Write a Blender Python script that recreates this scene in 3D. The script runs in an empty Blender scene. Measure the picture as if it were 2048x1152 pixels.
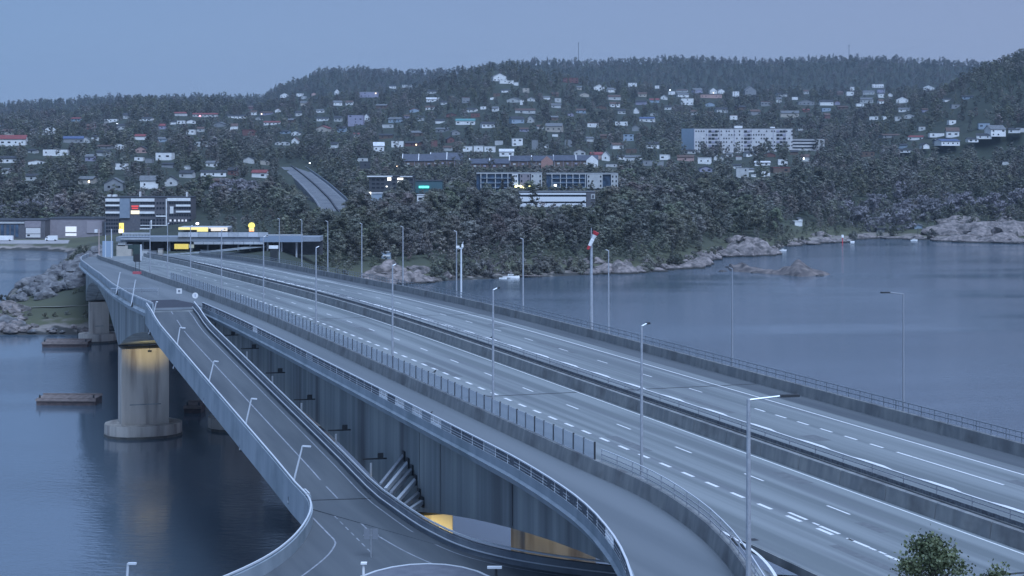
import bpy, bmesh, math, random
from mathutils import Vector, noise
from math import radians, sin, cos, pi, sqrt, exp
random.seed(7)
C = bpy.context.scene.collection
scene = bpy.context.scene

# ------------------------------------------------------------------ camera
# image geometry measured on the photograph (2048 px wide): focal length 3640 px, horizon at y = 292,
# eye 50 m above the water.  A level camera with a vertical lens shift keeps the masts upright.
F, HY, CX, EYE = 3640.0, 292.0, 1024.0, 50.0
cd = bpy.data.cameras.new('camera'); cam = bpy.data.objects.new('camera', cd); C.objects.link(cam)
cam.location = (0, 0, EYE); cam.rotation_euler = (radians(90), 0, 0)
cd.sensor_width = 36; cd.lens = F / 2048 * 36; cd.shift_y = -(576 - HY) / 2048
cd.clip_start = 1; cd.clip_end = 30000
scene.camera = cam

# ------------------------------------------------------------------ sky and light (blue dawn)
SUN_EL, SUN_AZ = 58.0, 155.0          # azimuth clockwise from +Y: behind the camera, to the right
w = bpy.data.worlds.new('World'); scene.world = w; w.use_nodes = True
nt = w.node_tree; bg = nt.nodes['Background']
sky = nt.nodes.new('ShaderNodeTexSky'); sky.sky_type = 'NISHITA'; sky.sun_disc = False
sky.sun_elevation = radians(SUN_EL); sky.sun_rotation = radians(SUN_AZ)
sky.air_density = 1.0; sky.dust_density = 0.6; sky.ozone_density = 3.0; sky.altitude = 0
tint = nt.nodes.new('ShaderNodeMixRGB'); tint.blend_type = 'MULTIPLY'; tint.inputs[0].default_value = 1
tint.inputs[2].default_value = (0.62, 0.86, 1.22, 1)
tc = nt.nodes.new('ShaderNodeTexCoord'); sep = nt.nodes.new('ShaderNodeSeparateXYZ')
nt.links.new(tc.outputs['Generated'], sep.inputs[0])
# even blue veil of the clear dawn sky, a little lilac towards the sunrise (+X)
mr = nt.nodes.new('ShaderNodeMapRange'); mr.inputs['From Min'].default_value = -0.35; mr.inputs['From Max'].default_value = 0.4
nt.links.new(sep.outputs['X'], mr.inputs['Value'])
rm = nt.nodes.new('ShaderNodeValToRGB'); e = rm.color_ramp.elements
e[0].position = 0; e[0].color = (0.066, 0.102, 0.176, 1); e[1].position = 1; e[1].color = (0.095, 0.106, 0.160, 1)
nt.links.new(mr.outputs[0], rm.inputs[0])
el = nt.nodes.new('ShaderNodeMapRange'); el.inputs['From Min'].default_value = 0.0; el.inputs['From Max'].default_value = 0.10
el.inputs['To Min'].default_value = 1.12; el.inputs['To Max'].default_value = 0.94
nt.links.new(sep.outputs['Z'], el.inputs['Value'])
vs = nt.nodes.new('ShaderNodeVectorMath'); vs.operation = 'SCALE'
nt.links.new(rm.outputs[0], vs.inputs[0]); nt.links.new(el.outputs[0], vs.inputs['Scale'])
sc10 = nt.nodes.new('ShaderNodeVectorMath'); sc10.operation = 'SCALE'; sc10.inputs['Scale'].default_value = 10.0
nt.links.new(vs.outputs[0], sc10.inputs[0])
mix = nt.nodes.new('ShaderNodeMixRGB'); mix.inputs[0].default_value = 0.93
nt.links.new(sky.outputs[0], tint.inputs[1]); nt.links.new(tint.outputs[0], mix.inputs[1]); nt.links.new(sc10.outputs[0], mix.inputs[2])
nt.links.new(mix.outputs[0], bg.inputs['Color']); bg.inputs['Strength'].default_value = 0.10

sd = bpy.data.lights.new('sun', 'SUN'); sd.energy = 1.5; sd.angle = radians(40); sd.color = (0.53, 0.70, 1.0)
so = bpy.data.objects.new('sun', sd); C.objects.link(so)
a = radians(SUN_AZ); el_ = radians(SUN_EL)
sdir = Vector((sin(a) * cos(el_), cos(a) * cos(el_), sin(el_)))
so.rotation_euler = sdir.to_track_quat('Z', 'Y').to_euler(); so.location = (200, -200, 200)
vw = scene.view_settings; vw.view_transform = 'Standard'; vw.look = 'None'; vw.exposure = 1.5; vw.gamma = 1; vw.use_curve_mapping = False
scene.cycles.use_denoising = True
scene.cycles.max_bounces = 5; scene.cycles.volume_bounces = 0; scene.cycles.volume_step_rate = 10
scene.cycles.sample_clamp_indirect = 4

# ------------------------------------------------------------------ helpers
def px(x, y, H=None, Y=None):
    """pixel of the photograph -> world point, at H metres below the eye or at depth Y"""
    if Y is None: Y = F * H / (y - HY)
    return Vector(((x - CX) * Y / F, Y, EYE - (y - HY) * Y / F))

class MB:
    def __init__(s, origin=(0, 0, 0)):
        s.v = []; s.f = []; s.o = Vector(origin)
    def add(s, vs, fs):
        n = len(s.v); s.v += [Vector(p) for p in vs]; s.f += [tuple(i + n for i in f) for f in fs]; return s
    def box(s, c, size, rz=0, M=None):
        x, y, z = size[0] / 2, size[1] / 2, size[2] / 2; cr, sr = cos(rz), sin(rz); c = Vector(c)
        pts = []
        for dz in (-z, z):
            for dx, dy in ((-x, -y), (x, -y), (x, y), (-x, y)):
                pts.append(c + Vector((dx * cr - dy * sr, dx * sr + dy * cr, dz)))
        return s.add(pts, [(3, 2, 1, 0), (4, 5, 6, 7), (0, 1, 5, 4), (1, 2, 6, 5), (2, 3, 7, 6), (3, 0, 4, 7)])
    def beam(s, a, b, w, h=None, n=4):
        a = Vector(a); b = Vector(b); h = h or w; d = (b - a).normalized()
        up = Vector((0, 0, 1)) if abs(d.z) < .95 else Vector((0, 1, 0))
        r = d.cross(up).normalized(); u = r.cross(d)
        pts = []
        for p in (a, b):
            for i in range(n):
                t = 2 * pi * (i + .5) / n; k = sqrt(2) / 2 if n == 4 else .5
                pts.append(p + r * (w * k * cos(t)) + u * (h * k * sin(t)))
        fs = [tuple(range(n))[::-1], tuple(range(n, 2 * n))] + [(i, (i + 1) % n, n + (i + 1) % n, n + i) for i in range(n)]
        return s.add(pts, fs)
    def cone(s, a, b, ra, rb, n=8):
        a = Vector(a); b = Vector(b); d = (b - a).normalized()
        up = Vector((0, 0, 1)) if abs(d.z) < .95 else Vector((0, 1, 0))
        r = d.cross(up).normalized(); u = r.cross(d); pts = []
        for p, q in ((a, ra), (b, rb)):
            for i in range(n):
                t = 2 * pi * i / n; pts.append(p + r * q * cos(t) + u * q * sin(t))
        fs = [tuple(range(n))[::-1], tuple(range(n, 2 * n))] + [(i, (i + 1) % n, n + (i + 1) % n, n + i) for i in range(n)]
        return s.add(pts, fs)
    def prism(s, poly, z0, z1):
        n = len(poly); pts = [Vector((p[0], p[1], z0)) for p in poly] + [Vector((p[0], p[1], z1)) for p in poly]
        return s.add(pts, [tuple(range(n))[::-1], tuple(range(n, 2 * n))] + [(i, (i + 1) % n, n + (i + 1) % n, n + i) for i in range(n)])
    def loft(s, rings, closed=True, caps=True):
        n = len(rings[0]); pts = [p for r in rings for p in r]; fs = []
        for k in range(len(rings) - 1):
            for i in range(n if closed else n - 1):
                j = (i + 1) % n; fs.append((k * n + i, k * n + j, (k + 1) * n + j, (k + 1) * n + i))
        if caps and closed: fs += [tuple(range(n))[::-1], tuple(range((len(rings) - 1) * n, len(rings) * n))]
        return s.add(pts, fs)
    def build(s, name, mat, parent=None, kind=None, smooth=False, label=None):
        me = bpy.data.meshes.new(name); me.from_pydata([p - s.o for p in s.v], [], s.f); me.update()
        bm = bmesh.new(); bm.from_mesh(me); bmesh.ops.recalc_face_normals(bm, faces=bm.faces); bm.to_mesh(me); bm.free()
        if smooth: me.polygons.foreach_set('use_smooth', [True] * len(me.polygons))
        return link(name, me, mat, parent, s.o, kind, label)

def link(name, me, mat, parent=None, loc=(0, 0, 0), kind=None, label=None):
    o = bpy.data.objects.new(name, me)
    if mat is not None and not me.materials: me.materials.append(mat)
    o.location = loc
    C.objects.link(o)
    if parent is not None:
        o.parent = parent; o.location = Vector(loc) - world_loc(parent)
    if kind: o['kind'] = kind
    if label: o['label'] = label
    return o
def world_loc(o):
    p = Vector(o.location)
    while o.parent: o = o.parent; p += o.location
    return p
def tag(o, label, cat, group=None):
    if len(label.split()) > 16 or len(label.split()) < 4: print('LABEL', len(label.split()), label)
    o['label'] = label; o['category'] = cat
    if group: o['group'] = group
    return o
def thing(name, label, cat, loc=(0, 0, 0), group=None, rz=0):
    o = bpy.data.objects.new(name, None); C.objects.link(o); o.location = loc; o.rotation_euler = (0, 0, rz); o.empty_display_size = .5
    return tag(o, label, cat, group)
def structure(mb, name, mat, smooth=False):
    return mb.build(name, mat, None, 'structure', smooth)
def copy_tree(o, parent=None):
    c = o.copy(); C.objects.link(c)
    if parent: c.parent = parent
    for ch in list(o.children): copy_tree(ch, c)
    return c

# ------------------------------------------------------------------ materials
MATS = {}
def mat(name, col, rough=.8, col2=None, scale=1.0, stretch=(1, 1, 1), rz=0, bump=0, bscale=None, metal=0, emit=None, estr=0,
        detail=5, lo=.35, hi=.65, spec=.5, rnd=0, col3=None, scale3=None, coords='Object', stretch3=None, lo3=.5, hi3=.7):
    if name in MATS: return MATS[name]
    m = bpy.data.materials.new(name); m.use_nodes = True; t = m.node_tree; b = t.nodes['Principled BSDF']
    b.inputs['Roughness'].default_value = rough; b.inputs['Metallic'].default_value = metal
    b.inputs['Specular IOR Level'].default_value = spec
    b.inputs['Base Color'].default_value = (*col, 1)
    tcn = t.nodes.new('ShaderNodeTexCoord'); mp = t.nodes.new('ShaderNodeMapping')
    mp.inputs['Rotation'].default_value = (0, 0, rz)
    mp2 = t.nodes.new('ShaderNodeMapping'); mp2.inputs['Scale'].default_value = stretch
    if coords == 'World':
        g = t.nodes.new('ShaderNodeNewGeometry'); src = g.outputs['Position']
    else: src = tcn.outputs[coords]
    t.links.new(src, mp.inputs[0]); t.links.new(mp.outputs[0], mp2.inputs[0])
    out = None
    if col2 is not None:
        n = t.nodes.new('ShaderNodeTexNoise'); n.inputs['Scale'].default_value = scale; n.inputs['Detail'].default_value = detail
        t.links.new(mp2.outputs[0], n.inputs[0])
        r = t.nodes.new('ShaderNodeValToRGB'); r.color_ramp.elements[0].position = lo; r.color_ramp.elements[1].position = hi
        r.color_ramp.elements[0].color = (*col, 1); r.color_ramp.elements[1].color = (*col2, 1)
        t.links.new(n.outputs[0], r.inputs[0]); out = r.outputs[0]
        if col3 is not None:
            n3 = t.nodes.new('ShaderNodeTexNoise'); n3.inputs['Scale'].default_value = scale3 or scale * .2; n3.inputs['Detail'].default_value = 4
            mp3 = t.nodes.new('ShaderNodeMapping'); mp3.inputs['Scale'].default_value = stretch3 or (1, 1, 1); mp3.inputs['Location'].default_value = (31, 7, 3)
            t.links.new(mp.outputs[0], mp3.inputs[0]); t.links.new(mp3.outputs[0], n3.inputs[0])
            r3 = t.nodes.new('ShaderNodeMapRange'); r3.inputs['From Min'].default_value = lo3; r3.inputs['From Max'].default_value = hi3
            t.links.new(n3.outputs[0], r3.inputs['Value'])
            mx = t.nodes.new('ShaderNodeMixRGB'); mx.inputs[2].default_value = (*col3, 1)
            t.links.new(r3.outputs[0], mx.inputs[0]); t.links.new(out, mx.inputs[1]); out = mx.outputs[0]
    if rnd:
        oi = t.nodes.new('ShaderNodeObjectInfo'); hs = t.nodes.new('ShaderNodeHueSaturation')
        mh = t.nodes.new('ShaderNodeMapRange'); mh.inputs['To Min'].default_value = 1 - rnd; mh.inputs['To Max'].default_value = 1 + rnd
        t.links.new(oi.outputs['Random'], mh.inputs['Value']); t.links.new(mh.outputs[0], hs.inputs['Value'])
        ml = t.nodes.new('ShaderNodeMath'); ml.operation = 'MULTIPLY'; ml.inputs[1].default_value = 7.31
        fr = t.nodes.new('ShaderNodeMath'); fr.operation = 'FRACT'; t.links.new(oi.outputs['Random'], ml.inputs[0]); t.links.new(ml.outputs[0], fr.inputs[0])
        mh2 = t.nodes.new('ShaderNodeMapRange'); mh2.inputs['To Min'].default_value = .44; mh2.inputs['To Max'].default_value = .52
        t.links.new(fr.outputs[0], mh2.inputs['Value']); t.links.new(mh2.outputs[0], hs.inputs['Hue'])
        mh3 = t.nodes.new('ShaderNodeMapRange'); mh3.inputs['To Min'].default_value = .35; mh3.inputs['To Max'].default_value = 1.1
        ml2 = t.nodes.new('ShaderNodeMath'); ml2.operation = 'MULTIPLY'; ml2.inputs[1].default_value = 13.7
        fr2 = t.nodes.new('ShaderNodeMath'); fr2.operation = 'FRACT'; t.links.new(oi.outputs['Random'], ml2.inputs[0]); t.links.new(ml2.outputs[0], fr2.inputs[0])
        t.links.new(fr2.outputs[0], mh3.inputs['Value']); t.links.new(mh3.outputs[0], hs.inputs['Saturation'])
        if out is not None: t.links.new(out, hs.inputs['Color'])
        else: hs.inputs['Color'].default_value = (*col, 1)
        out = hs.outputs[0]
    if out is not None: t.links.new(out, b.inputs['Base Color'])
    if bump:
        nb = t.nodes.new('ShaderNodeTexNoise'); nb.inputs['Scale'].default_value = bscale or scale; nb.inputs['Detail'].default_value = 6
        t.links.new(mp2.outputs[0], nb.inputs[0]); bp = t.nodes.new('ShaderNodeBump'); bp.inputs['Strength'].default_value = min(1, bump); bp.inputs['Distance'].default_value = bump
        t.links.new(nb.outputs[0], bp.inputs['Height']); t.links.new(bp.outputs[0], b.inputs['Normal'])
    if emit is not None:
        b.inputs['Emission Color'].default_value = (*emit, 1); b.inputs['Emission Strength'].default_value = estr
    MATS[name] = m; return m

AL = math.atan(1224 / F)                       # bridge direction, to the left of the view
U = Vector((-sin(AL), cos(AL), 0)); V = Vector((cos(AL), sin(AL), 0))
RZ = -AL                                       # rotates bridge direction onto +Y in texture space
asphalt = mat('asphalt_worn', (.155, .178, .183), .68, (.25, .275, .28), .7, (1, .010, 1), RZ, lo=.41, hi=.59, bump=.01, bscale=20, col3=(.14, .155, .17), scale3=.9, stretch3=(1, .02, 1), lo3=.5, hi3=.75, coords='World')
asphalt_dark = mat('asphalt_new', (.078, .092, .105), .75, (.115, .13, .142), .6, (1, .05, 1), RZ, bump=.01, bscale=20, coords='World')
asphalt_path = mat('asphalt_path', (.13, .15, .165), .75, (.175, .195, .21), .4, (1, .03, 1), RZ, bump=.01, bscale=20, coords='World')
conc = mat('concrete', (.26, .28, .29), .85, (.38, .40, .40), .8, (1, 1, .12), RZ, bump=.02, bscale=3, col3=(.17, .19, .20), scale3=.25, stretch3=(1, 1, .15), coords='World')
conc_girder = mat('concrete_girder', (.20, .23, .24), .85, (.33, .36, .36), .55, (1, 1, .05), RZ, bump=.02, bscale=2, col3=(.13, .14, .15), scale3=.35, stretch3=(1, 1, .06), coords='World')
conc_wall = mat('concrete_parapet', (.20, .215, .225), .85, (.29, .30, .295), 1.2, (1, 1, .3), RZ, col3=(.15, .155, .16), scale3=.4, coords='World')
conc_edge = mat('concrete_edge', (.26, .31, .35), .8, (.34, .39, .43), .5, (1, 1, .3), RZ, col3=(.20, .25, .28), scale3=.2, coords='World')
conc_pier = mat('concrete_pier', (.46, .42, .37), .85, (.60, .55, .49), .5, (1, 1, .15), RZ, bump=.02, bscale=2, col3=(.26, .22, .2), scale3=.6, stretch3=(1, 1, .1), coords='World')
paint = mat('road_paint', (.85, .86, .85), .6, (.74, .75, .74), 3, coords='World')
steel = mat('galvanised_steel', (.55, .57, .60), .45, (.45, .47, .5), 4, metal=.6)
steel_dark = mat('dark_steel', (.05, .055, .06), .5, metal=.4)
steel_pale = mat('pale_painted_steel', (.62, .65, .68), .5)
white = mat('white_paint', (.80, .80, .78), .6, (.72, .72, .70), .6, coords='World')
dark = mat('dark_void', (.02, .022, .025), .9)
red = mat('red_paint', (.55, .05, .06), .6)
# ------------------------------------------------------------------ bridge frame (t along, d across to the right)
def interp(x, tab):
    if x <= tab[0][0]: return tab[0][1]
    for (a, p), (b, q) in zip(tab, tab[1:]):
        if x <= b: return p + (q - p) * (x - a) / (b - a)
    return tab[-1][1]
HT = [(-100, 23), (190, 23), (224, 23.05), (255, 23.35), (287, 23.95), (319, 24.7), (352, 25.5), (403, 26.9), (445, 28.4), (508, 31.2), (566, 34.2), (614, 36.4), (700, 37.5)]
def zd(t):
    """deck level, smoothed"""
    return EYE - sum(interp(t + k, HT) for k in (-24, -12, 0, 12, 24)) / 5
def dl(t): return .0002 * max(0, t - 330) ** 2
def BR(t, d, z=None, dz=0):
    p = U * t + V * (d + dl(t)); p.z = (zd(t) if z is None else z) + dz; return p
def trange(a, b, s):
    n = max(1, int(math.ceil((b - a) / s))); return [a + (b - a) * i / n for i in range(n + 1)]
def sweep(mb, pts, prof, closed=True):
    """profile (offset to the right, height) swept along pts"""
    rings = []
    for i, p in enumerate(pts):
        q = pts[max(0, i - 1)]; r = pts[min(len(pts) - 1, i + 1)]
        d = Vector((r.x - q.x, r.y - q.y, 0)).normalized(); n = Vector((d.y, -d.x, 0))
        rings.append([p + n * o + Vector((0, 0, h)) for o, h in prof])
    return mb.loft(rings, closed)
def ribbon(mb, L, R, top, bot):
    rings = []
    for l, r in zip(L, R):
        rings.append([l + Vector((0, 0, top)), r + Vector((0, 0, top)), r + Vector((0, 0, bot)), l + Vector((0, 0, bot))])
    return mb.loft(rings)
def sheet(mb, L, R, dz=0):
    n = len(L); pts = []
    for l, r in zip(L, R): pts += [l + Vector((0, 0, dz)), r + Vector((0, 0, dz))]
    return mb.add(pts, [(2 * i, 2 * i + 1, 2 * i + 3, 2 * i + 2) for i in range(n - 1)])
def resample(pts, n):
    ds = [0]
    for a, b in zip(pts, pts[1:]): ds.append(ds[-1] + (b - a).length)
    out = []; k = 0
    for i in range(n):
        s = ds[-1] * i / (n - 1)
        while k < len(ds) - 2 and ds[k + 1] < s: k += 1
        f = (s - ds[k]) / max(1e-6, ds[k + 1] - ds[k]); out.append(pts[k].lerp(pts[k + 1], min(1, max(0, f))))
    return out
def smooth(pts, it=2):
    for _ in range(it):
        q = [pts[0]]
        for a, b in zip(pts, pts[1:]): q += [a.lerp(b, .25), a.lerp(b, .75)]
        q.append(pts[-1]); pts = q
    return pts
def depth1(t):
    """haunched girder depth"""
    d = 2.9
    if 159 < t < 321: return 6.6 + 3.4 * max(0, 1 - min(t - 159, 321 - t) / 60) ** 2
    for tp in (159, 321, 475): d = max(d, 2.9 + 7.1 * max(0, 1 - abs(t - tp) / 76) ** 2)
    return d
ZN = EYE - 23
T_END = 600

# ---- curves of bridge 1 (path): left edge and right wall
def V3(x, y, z=ZN): return Vector((x, y, z))
L1n = [V3(6.2, 60), V3(6.24, 80), V3(6.25, 93), V3(6.2, 98), V3(5.8, 103.6), V3(4.75, 111.5), V3(3.0, 119.2)]
R1n = [V3(12.4, 60), V3(12.3, 80), V3(12.2, 93), V3(12.1, 97), V3(11.9, 101), V3(11.1, 108.5), V3(8.9, 119)]
T0 = 122
L1 = smooth(L1n + [BR(T0, 41.3), BR(T0 + 6, 41.3)], 2) + [BR(t, 41.3) for t in trange(T0 + 8, 262, 6)]
R1 = smooth(R1n + [BR(T0, 46.0), BR(T0 + 6, 46.0)], 2) + [BR(t, 46.0) for t in trange(T0 + 8, 262, 6)]
n1 = 70
L1r, R1r = resample(L1, n1), resample(R1, n1)
for p in L1r + R1r:
    pass
tF = trange(262, T_END, 6)
DL = [(262, 34.0), (287, 33.6), (316, 34.3), (358, 36.3), (410, 37.7), (452, 38.6), (515, 40.7), (600, 43)]
LF = [BR(t, interp(t, DL)) for t in tF]; RF = [BR(t, 46.0) for t in tF]

b1 = thing('path_bridge', 'haunched concrete girder bridge carrying the narrow path left of the glass screen', 'bridge', BR(160, 44, 0))
def m1(): return MB(b1.location)
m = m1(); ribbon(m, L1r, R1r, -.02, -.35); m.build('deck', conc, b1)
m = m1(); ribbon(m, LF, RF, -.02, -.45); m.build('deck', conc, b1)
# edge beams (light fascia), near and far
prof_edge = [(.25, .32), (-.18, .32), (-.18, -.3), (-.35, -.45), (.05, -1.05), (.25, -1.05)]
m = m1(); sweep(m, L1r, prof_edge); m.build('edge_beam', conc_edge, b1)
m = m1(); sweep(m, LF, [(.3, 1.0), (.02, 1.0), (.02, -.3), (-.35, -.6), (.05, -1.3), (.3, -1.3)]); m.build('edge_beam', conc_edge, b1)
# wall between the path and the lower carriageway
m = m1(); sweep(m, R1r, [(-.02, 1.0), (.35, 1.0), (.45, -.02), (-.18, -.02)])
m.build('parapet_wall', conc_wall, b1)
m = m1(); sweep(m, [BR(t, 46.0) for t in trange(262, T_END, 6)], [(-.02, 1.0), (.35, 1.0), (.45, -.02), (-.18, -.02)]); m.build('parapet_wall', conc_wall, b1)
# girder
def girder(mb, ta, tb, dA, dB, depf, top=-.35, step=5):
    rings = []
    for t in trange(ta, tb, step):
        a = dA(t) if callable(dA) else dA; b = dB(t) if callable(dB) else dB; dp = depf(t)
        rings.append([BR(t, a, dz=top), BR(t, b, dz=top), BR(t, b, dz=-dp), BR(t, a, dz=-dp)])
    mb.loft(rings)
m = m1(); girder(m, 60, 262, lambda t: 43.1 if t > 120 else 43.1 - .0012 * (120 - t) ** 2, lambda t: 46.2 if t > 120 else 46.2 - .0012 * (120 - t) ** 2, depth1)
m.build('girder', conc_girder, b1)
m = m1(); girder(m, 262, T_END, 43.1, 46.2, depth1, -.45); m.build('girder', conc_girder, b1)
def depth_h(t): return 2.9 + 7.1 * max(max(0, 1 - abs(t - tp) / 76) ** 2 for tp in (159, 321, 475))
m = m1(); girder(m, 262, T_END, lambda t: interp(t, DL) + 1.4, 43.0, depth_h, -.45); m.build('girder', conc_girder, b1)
# web ribs (construction joints) proud of the girder
for t in (128, 147, 153.5):
    m = m1(); m.prism([(0, 0)] * 0 or [BR(t, 43.02).to_tuple()[:2], BR(t + .35, 43.02).to_tuple()[:2], BR(t + .35, 43.2).to_tuple()[:2], BR(t, 43.2).to_tuple()[:2]], zd(t) - depth1(t) + .2, zd(t) - 1.0)
    m.build('web_rib', conc_girder, b1)
# railing on the left edge: rail, mid rail and posts; dark mesh infill in stretches
rl = [p for p in L1r]
m = m1(); sweep(m, rl, [(-.20, 1.02), (-.08, 1.02), (-.08, 1.10), (-.20, 1.10)]); m.build('handrail', steel_pale, b1)
m = m1(); sweep(m, rl, [(-.17, .70), (-.11, .70), (-.11, .74), (-.17, .74)]); sweep(m, rl, [(-.17, .50), (-.11, .50), (-.11, .54), (-.17, .54)]); m.build('handrail', steel_pale, b1)
posts = resample(rl, 150)
m = m1()
for p in posts: m.box(p + Vector((-.12, 0, .7)), (.06, .06, .74))
m.build('railing_posts', steel_pale, b1, 'stuff')
mesh_mat = mat('dark_mesh_panel', (.05, .06, .075), .8, (.16, .18, .21), 6, coords='World')
mesh_light = mat('pale_mesh_panel', (.22, .25, .28), .8, (.32, .35, .38), 6, coords='World')
pan = resample(rl, 75)
for i in range(4, 74):
    a, b = pan[i], pan[i + 1]; d = (b - a).normalized(); a = a + d * .12; b = b - d * .12
    lightp = i in (30, 31, 32, 33, 34, 35) or (i % 11 == 4)
    m = m1(); n = Vector((d.y, -d.x, 0)) * -.14
    m.add([a + n + Vector((0, 0, .36)), b + n + Vector((0, 0, .36)), b + n + Vector((0, 0, .98)), a + n + Vector((0, 0, .98)),
           a + n * 1.15 + Vector((0, 0, .36)), b + n * 1.15 + Vector((0, 0, .36)), b + n * 1.15 + Vector((0, 0, .98)), a + n * 1.15 + Vector((0, 0, .98))],
          [(0, 1, 2, 3), (7, 6, 5, 4), (0, 4, 5, 1), (3, 2, 6, 7), (0, 3, 7, 4), (1, 5, 6, 2)])
    if lightp and i % 2: continue
    m.build('mesh_panel', mesh_light if lightp else mesh_mat, b1)
# far left railing on the wide part
m = m1(); sweep(m, LF, [(.1, 1.1), (.2, 1.1), (.2, 1.2), (.1, 1.2)]); m.build('handrail', steel_pale, b1)

def capsule(cx_t, dA, dB, thick, n=8):
    """footing outline in the bridge frame, long side across the bridge, rounded ends"""
    r = thick / 2; out = []
    for i in range(n + 1):
        a = -pi / 2 + pi * i / n; out.append((cx_t + r * sin(a) * 1.0, dB - r + r * cos(a)))
    for i in range(n + 1):
        a = pi / 2 + pi * i / n; out.append((cx_t + r * sin(a) * 1.0, dA + r + r * cos(a)))
    return [BR(t, d).to_tuple()[:2] for t, d in out]
def pier(parent, tp, dA, dB, th, depth, foot=(2.6, 2.7), half=3.0, name='pier'):
    o = parent.location; zt = zd(tp) - depth
    m = MB(o)
    c = .07
    pl = [BR(tp + a, d).to_tuple()[:2] for a, d in ((-th / 2, dA + c), (-th / 2, dB - c), (-th / 2 + c, dB), (th / 2 - c, dB), (th / 2, dB - c), (th / 2, dA + c), (th / 2 - c, dA), (-th / 2 + c, dA))]
    m.prism(pl, 1.5, zt); p = m.build(name, conc_pier, parent)
    # pour joint, a shallow dark groove strip, and a capping lip
    m = MB(o); zj = 1.5 + (zt - 1.5) * .30
    a = BR(tp - th / 2 - .01, dA + 1.4); b = BR(tp - th / 2 - .01, dB - 1.4); a.z = b.z = zj
    m.beam(a, b, .12, .16); m.build('pour_joint', conc_girder, parent)
    m = MB(o); m.prism(capsule(tp, dA - foot[0], dB + foot[0], th + half * 2), -3, 2.2); m.build('footing', conc_pier, parent)
    m = MB(o); m.prism(capsule(tp, dA - foot[0] - .12, dB + foot[0] + .12, th + half * 2 + .24), -.6, .45)
    m.build('tide_band', mat('wet_concrete', (.07, .07, .065), .5, (.12, .115, .1), 1, coords='World'), parent)
    return zt
warm_conc = conc_pier
zt2 = pier(b1, 319, 35.9, 44.0, 5.0, 10.1)
pier(b1, 159, 40.2, 47.2, 4.0, 10.1)
pier(b1, 475, 41.5, 46.5, 4.0, 10.0)
m = m1(); m.prism([BR(t, d).to_tuple()[:2] for t, d in ((262, 41), (262, 34), (310, 35), (310, 41))], zd(286) - 1.6, zd(286) - 1.2); m.build('crossbeam', conc_girder, b1)

# ---- bridge 2 (lower carriageway) and bridge 3 (upper carriageway)
b2 = thing('road_bridge', 'grey concrete bridge carrying the carriageway between glass screen and median wall', 'bridge', BR(160, 55, 0))
b3 = thing('road_bridge', 'grey concrete bridge carrying the far right carriageway beside the open water', 'bridge', BR(160, 71, 0))
def simple_bridge(b, dA, dB, gA, gB):
    ts = trange(40, T_END, 6)
    m = MB(b.location); ribbon(m, [BR(t, dA) for t in ts], [BR(t, dB) for t in ts], -.02, -.5); m.build('deck', conc, b)
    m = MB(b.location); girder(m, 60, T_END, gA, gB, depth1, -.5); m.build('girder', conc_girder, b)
    for t in (159, 321, 475): pier(b, t, gA, gB, 4.0, 10)
simple_bridge(b2, 46.6, 61.2, 54.0, 61.0)
simple_bridge(b3, 61.6, 79.1, 66, 74)
TS = trange(40, T_END, 6)
# road surfaces
road = MB(); sheet(road, [BR(t, 46.7) for t in TS], [BR(t, 60.5) for t in TS], .0)
road = structure(road, 'road', asphalt)
road3 = MB(); sheet(road3, [BR(t, 62.1) for t in TS], [BR(t, 78.6) for t in TS], .0)
road3 = structure(road3, 'road', asphalt)
path = MB(); sheet(path, L1r, R1r, .0); path = structure(path, 'path', asphalt_path)
pathf = MB(); sheet(pathf, LF, RF, .0); pathf = structure(pathf, 'path', asphalt_path)
# gutter strip: darker edge of the far right road
m = MB(); sheet(m, [BR(t, 76.0) for t in TS], [BR(t, 78.6) for t in TS], .004); m.build('road_shoulder', asphalt_dark, road3, 'structure')
# median wall: 6 m elements with open joints
t = 44; n = 0
while t < 596:
    L = 6.0
    m = MB(b2.location); sweep(m, [BR(x, 60.55) for x in (t + .04, t + L / 2, t + L - .04)], [(0, 1.0), (.38, 1.0), (.5, -.02), (-.14, -.02)])
    m.build('barrier_segment', conc_wall, b2); t += L
# second median wall with rail
m = MB(b3.location); sweep(m, [BR(t, 61.65) for t in TS], [(0, .85), (.32, .85), (.42, -.02), (-.05, -.02)]); m.build('parapet_wall', conc_wall, b3)
def fence(b, d, ta, tb, h0, h1, mt, step=2.0, bars=()):
    for h in (h1,) + tuple(bars):
        m = MB(b.location); sweep(m, [BR(t, d) for t in trange(ta, tb, 6)], [(0, h - .04), (.06, h - .04), (.06, h + .03), (0, h + .03)]); m.build('handrail', mt, b)
    m = MB(b.location)
    for t in trange(ta, tb, step): m.box(BR(t, d + .03, dz=(h0 + h1) / 2), (.06, .06, h1 - h0), RZ * -1)
    m.build('railing_posts', mt, b, 'stuff')
fence(b3, 61.8, 44, 596, .85, 1.65, steel, 4.0, (1.4,))
m = MB(b3.location); sweep(m, [BR(t, 61.74) for t in TS], [(0, 1.12), (.03, 1.12), (.03, .86), (0, .86)]); m.build('median_shade_strip', mat('median_shade', (.10, .11, .13), .8, (.22, .24, .26), 4, coords='World'), b3)  # strip coloured dark for the shade between the two median walls
for tj in (84, 159, 240, 321, 400, 475):
    for rd, da, db in ((road, 46.8, 60.4), (road3, 62.2, 78.5)):
        m = MB(); sheet(m, [BR(tj, da), BR(tj, db)], [BR(tj + .35, da), BR(tj + .35, db)], .005); m.build('expansion_joint', steel_dark, rd)
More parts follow.
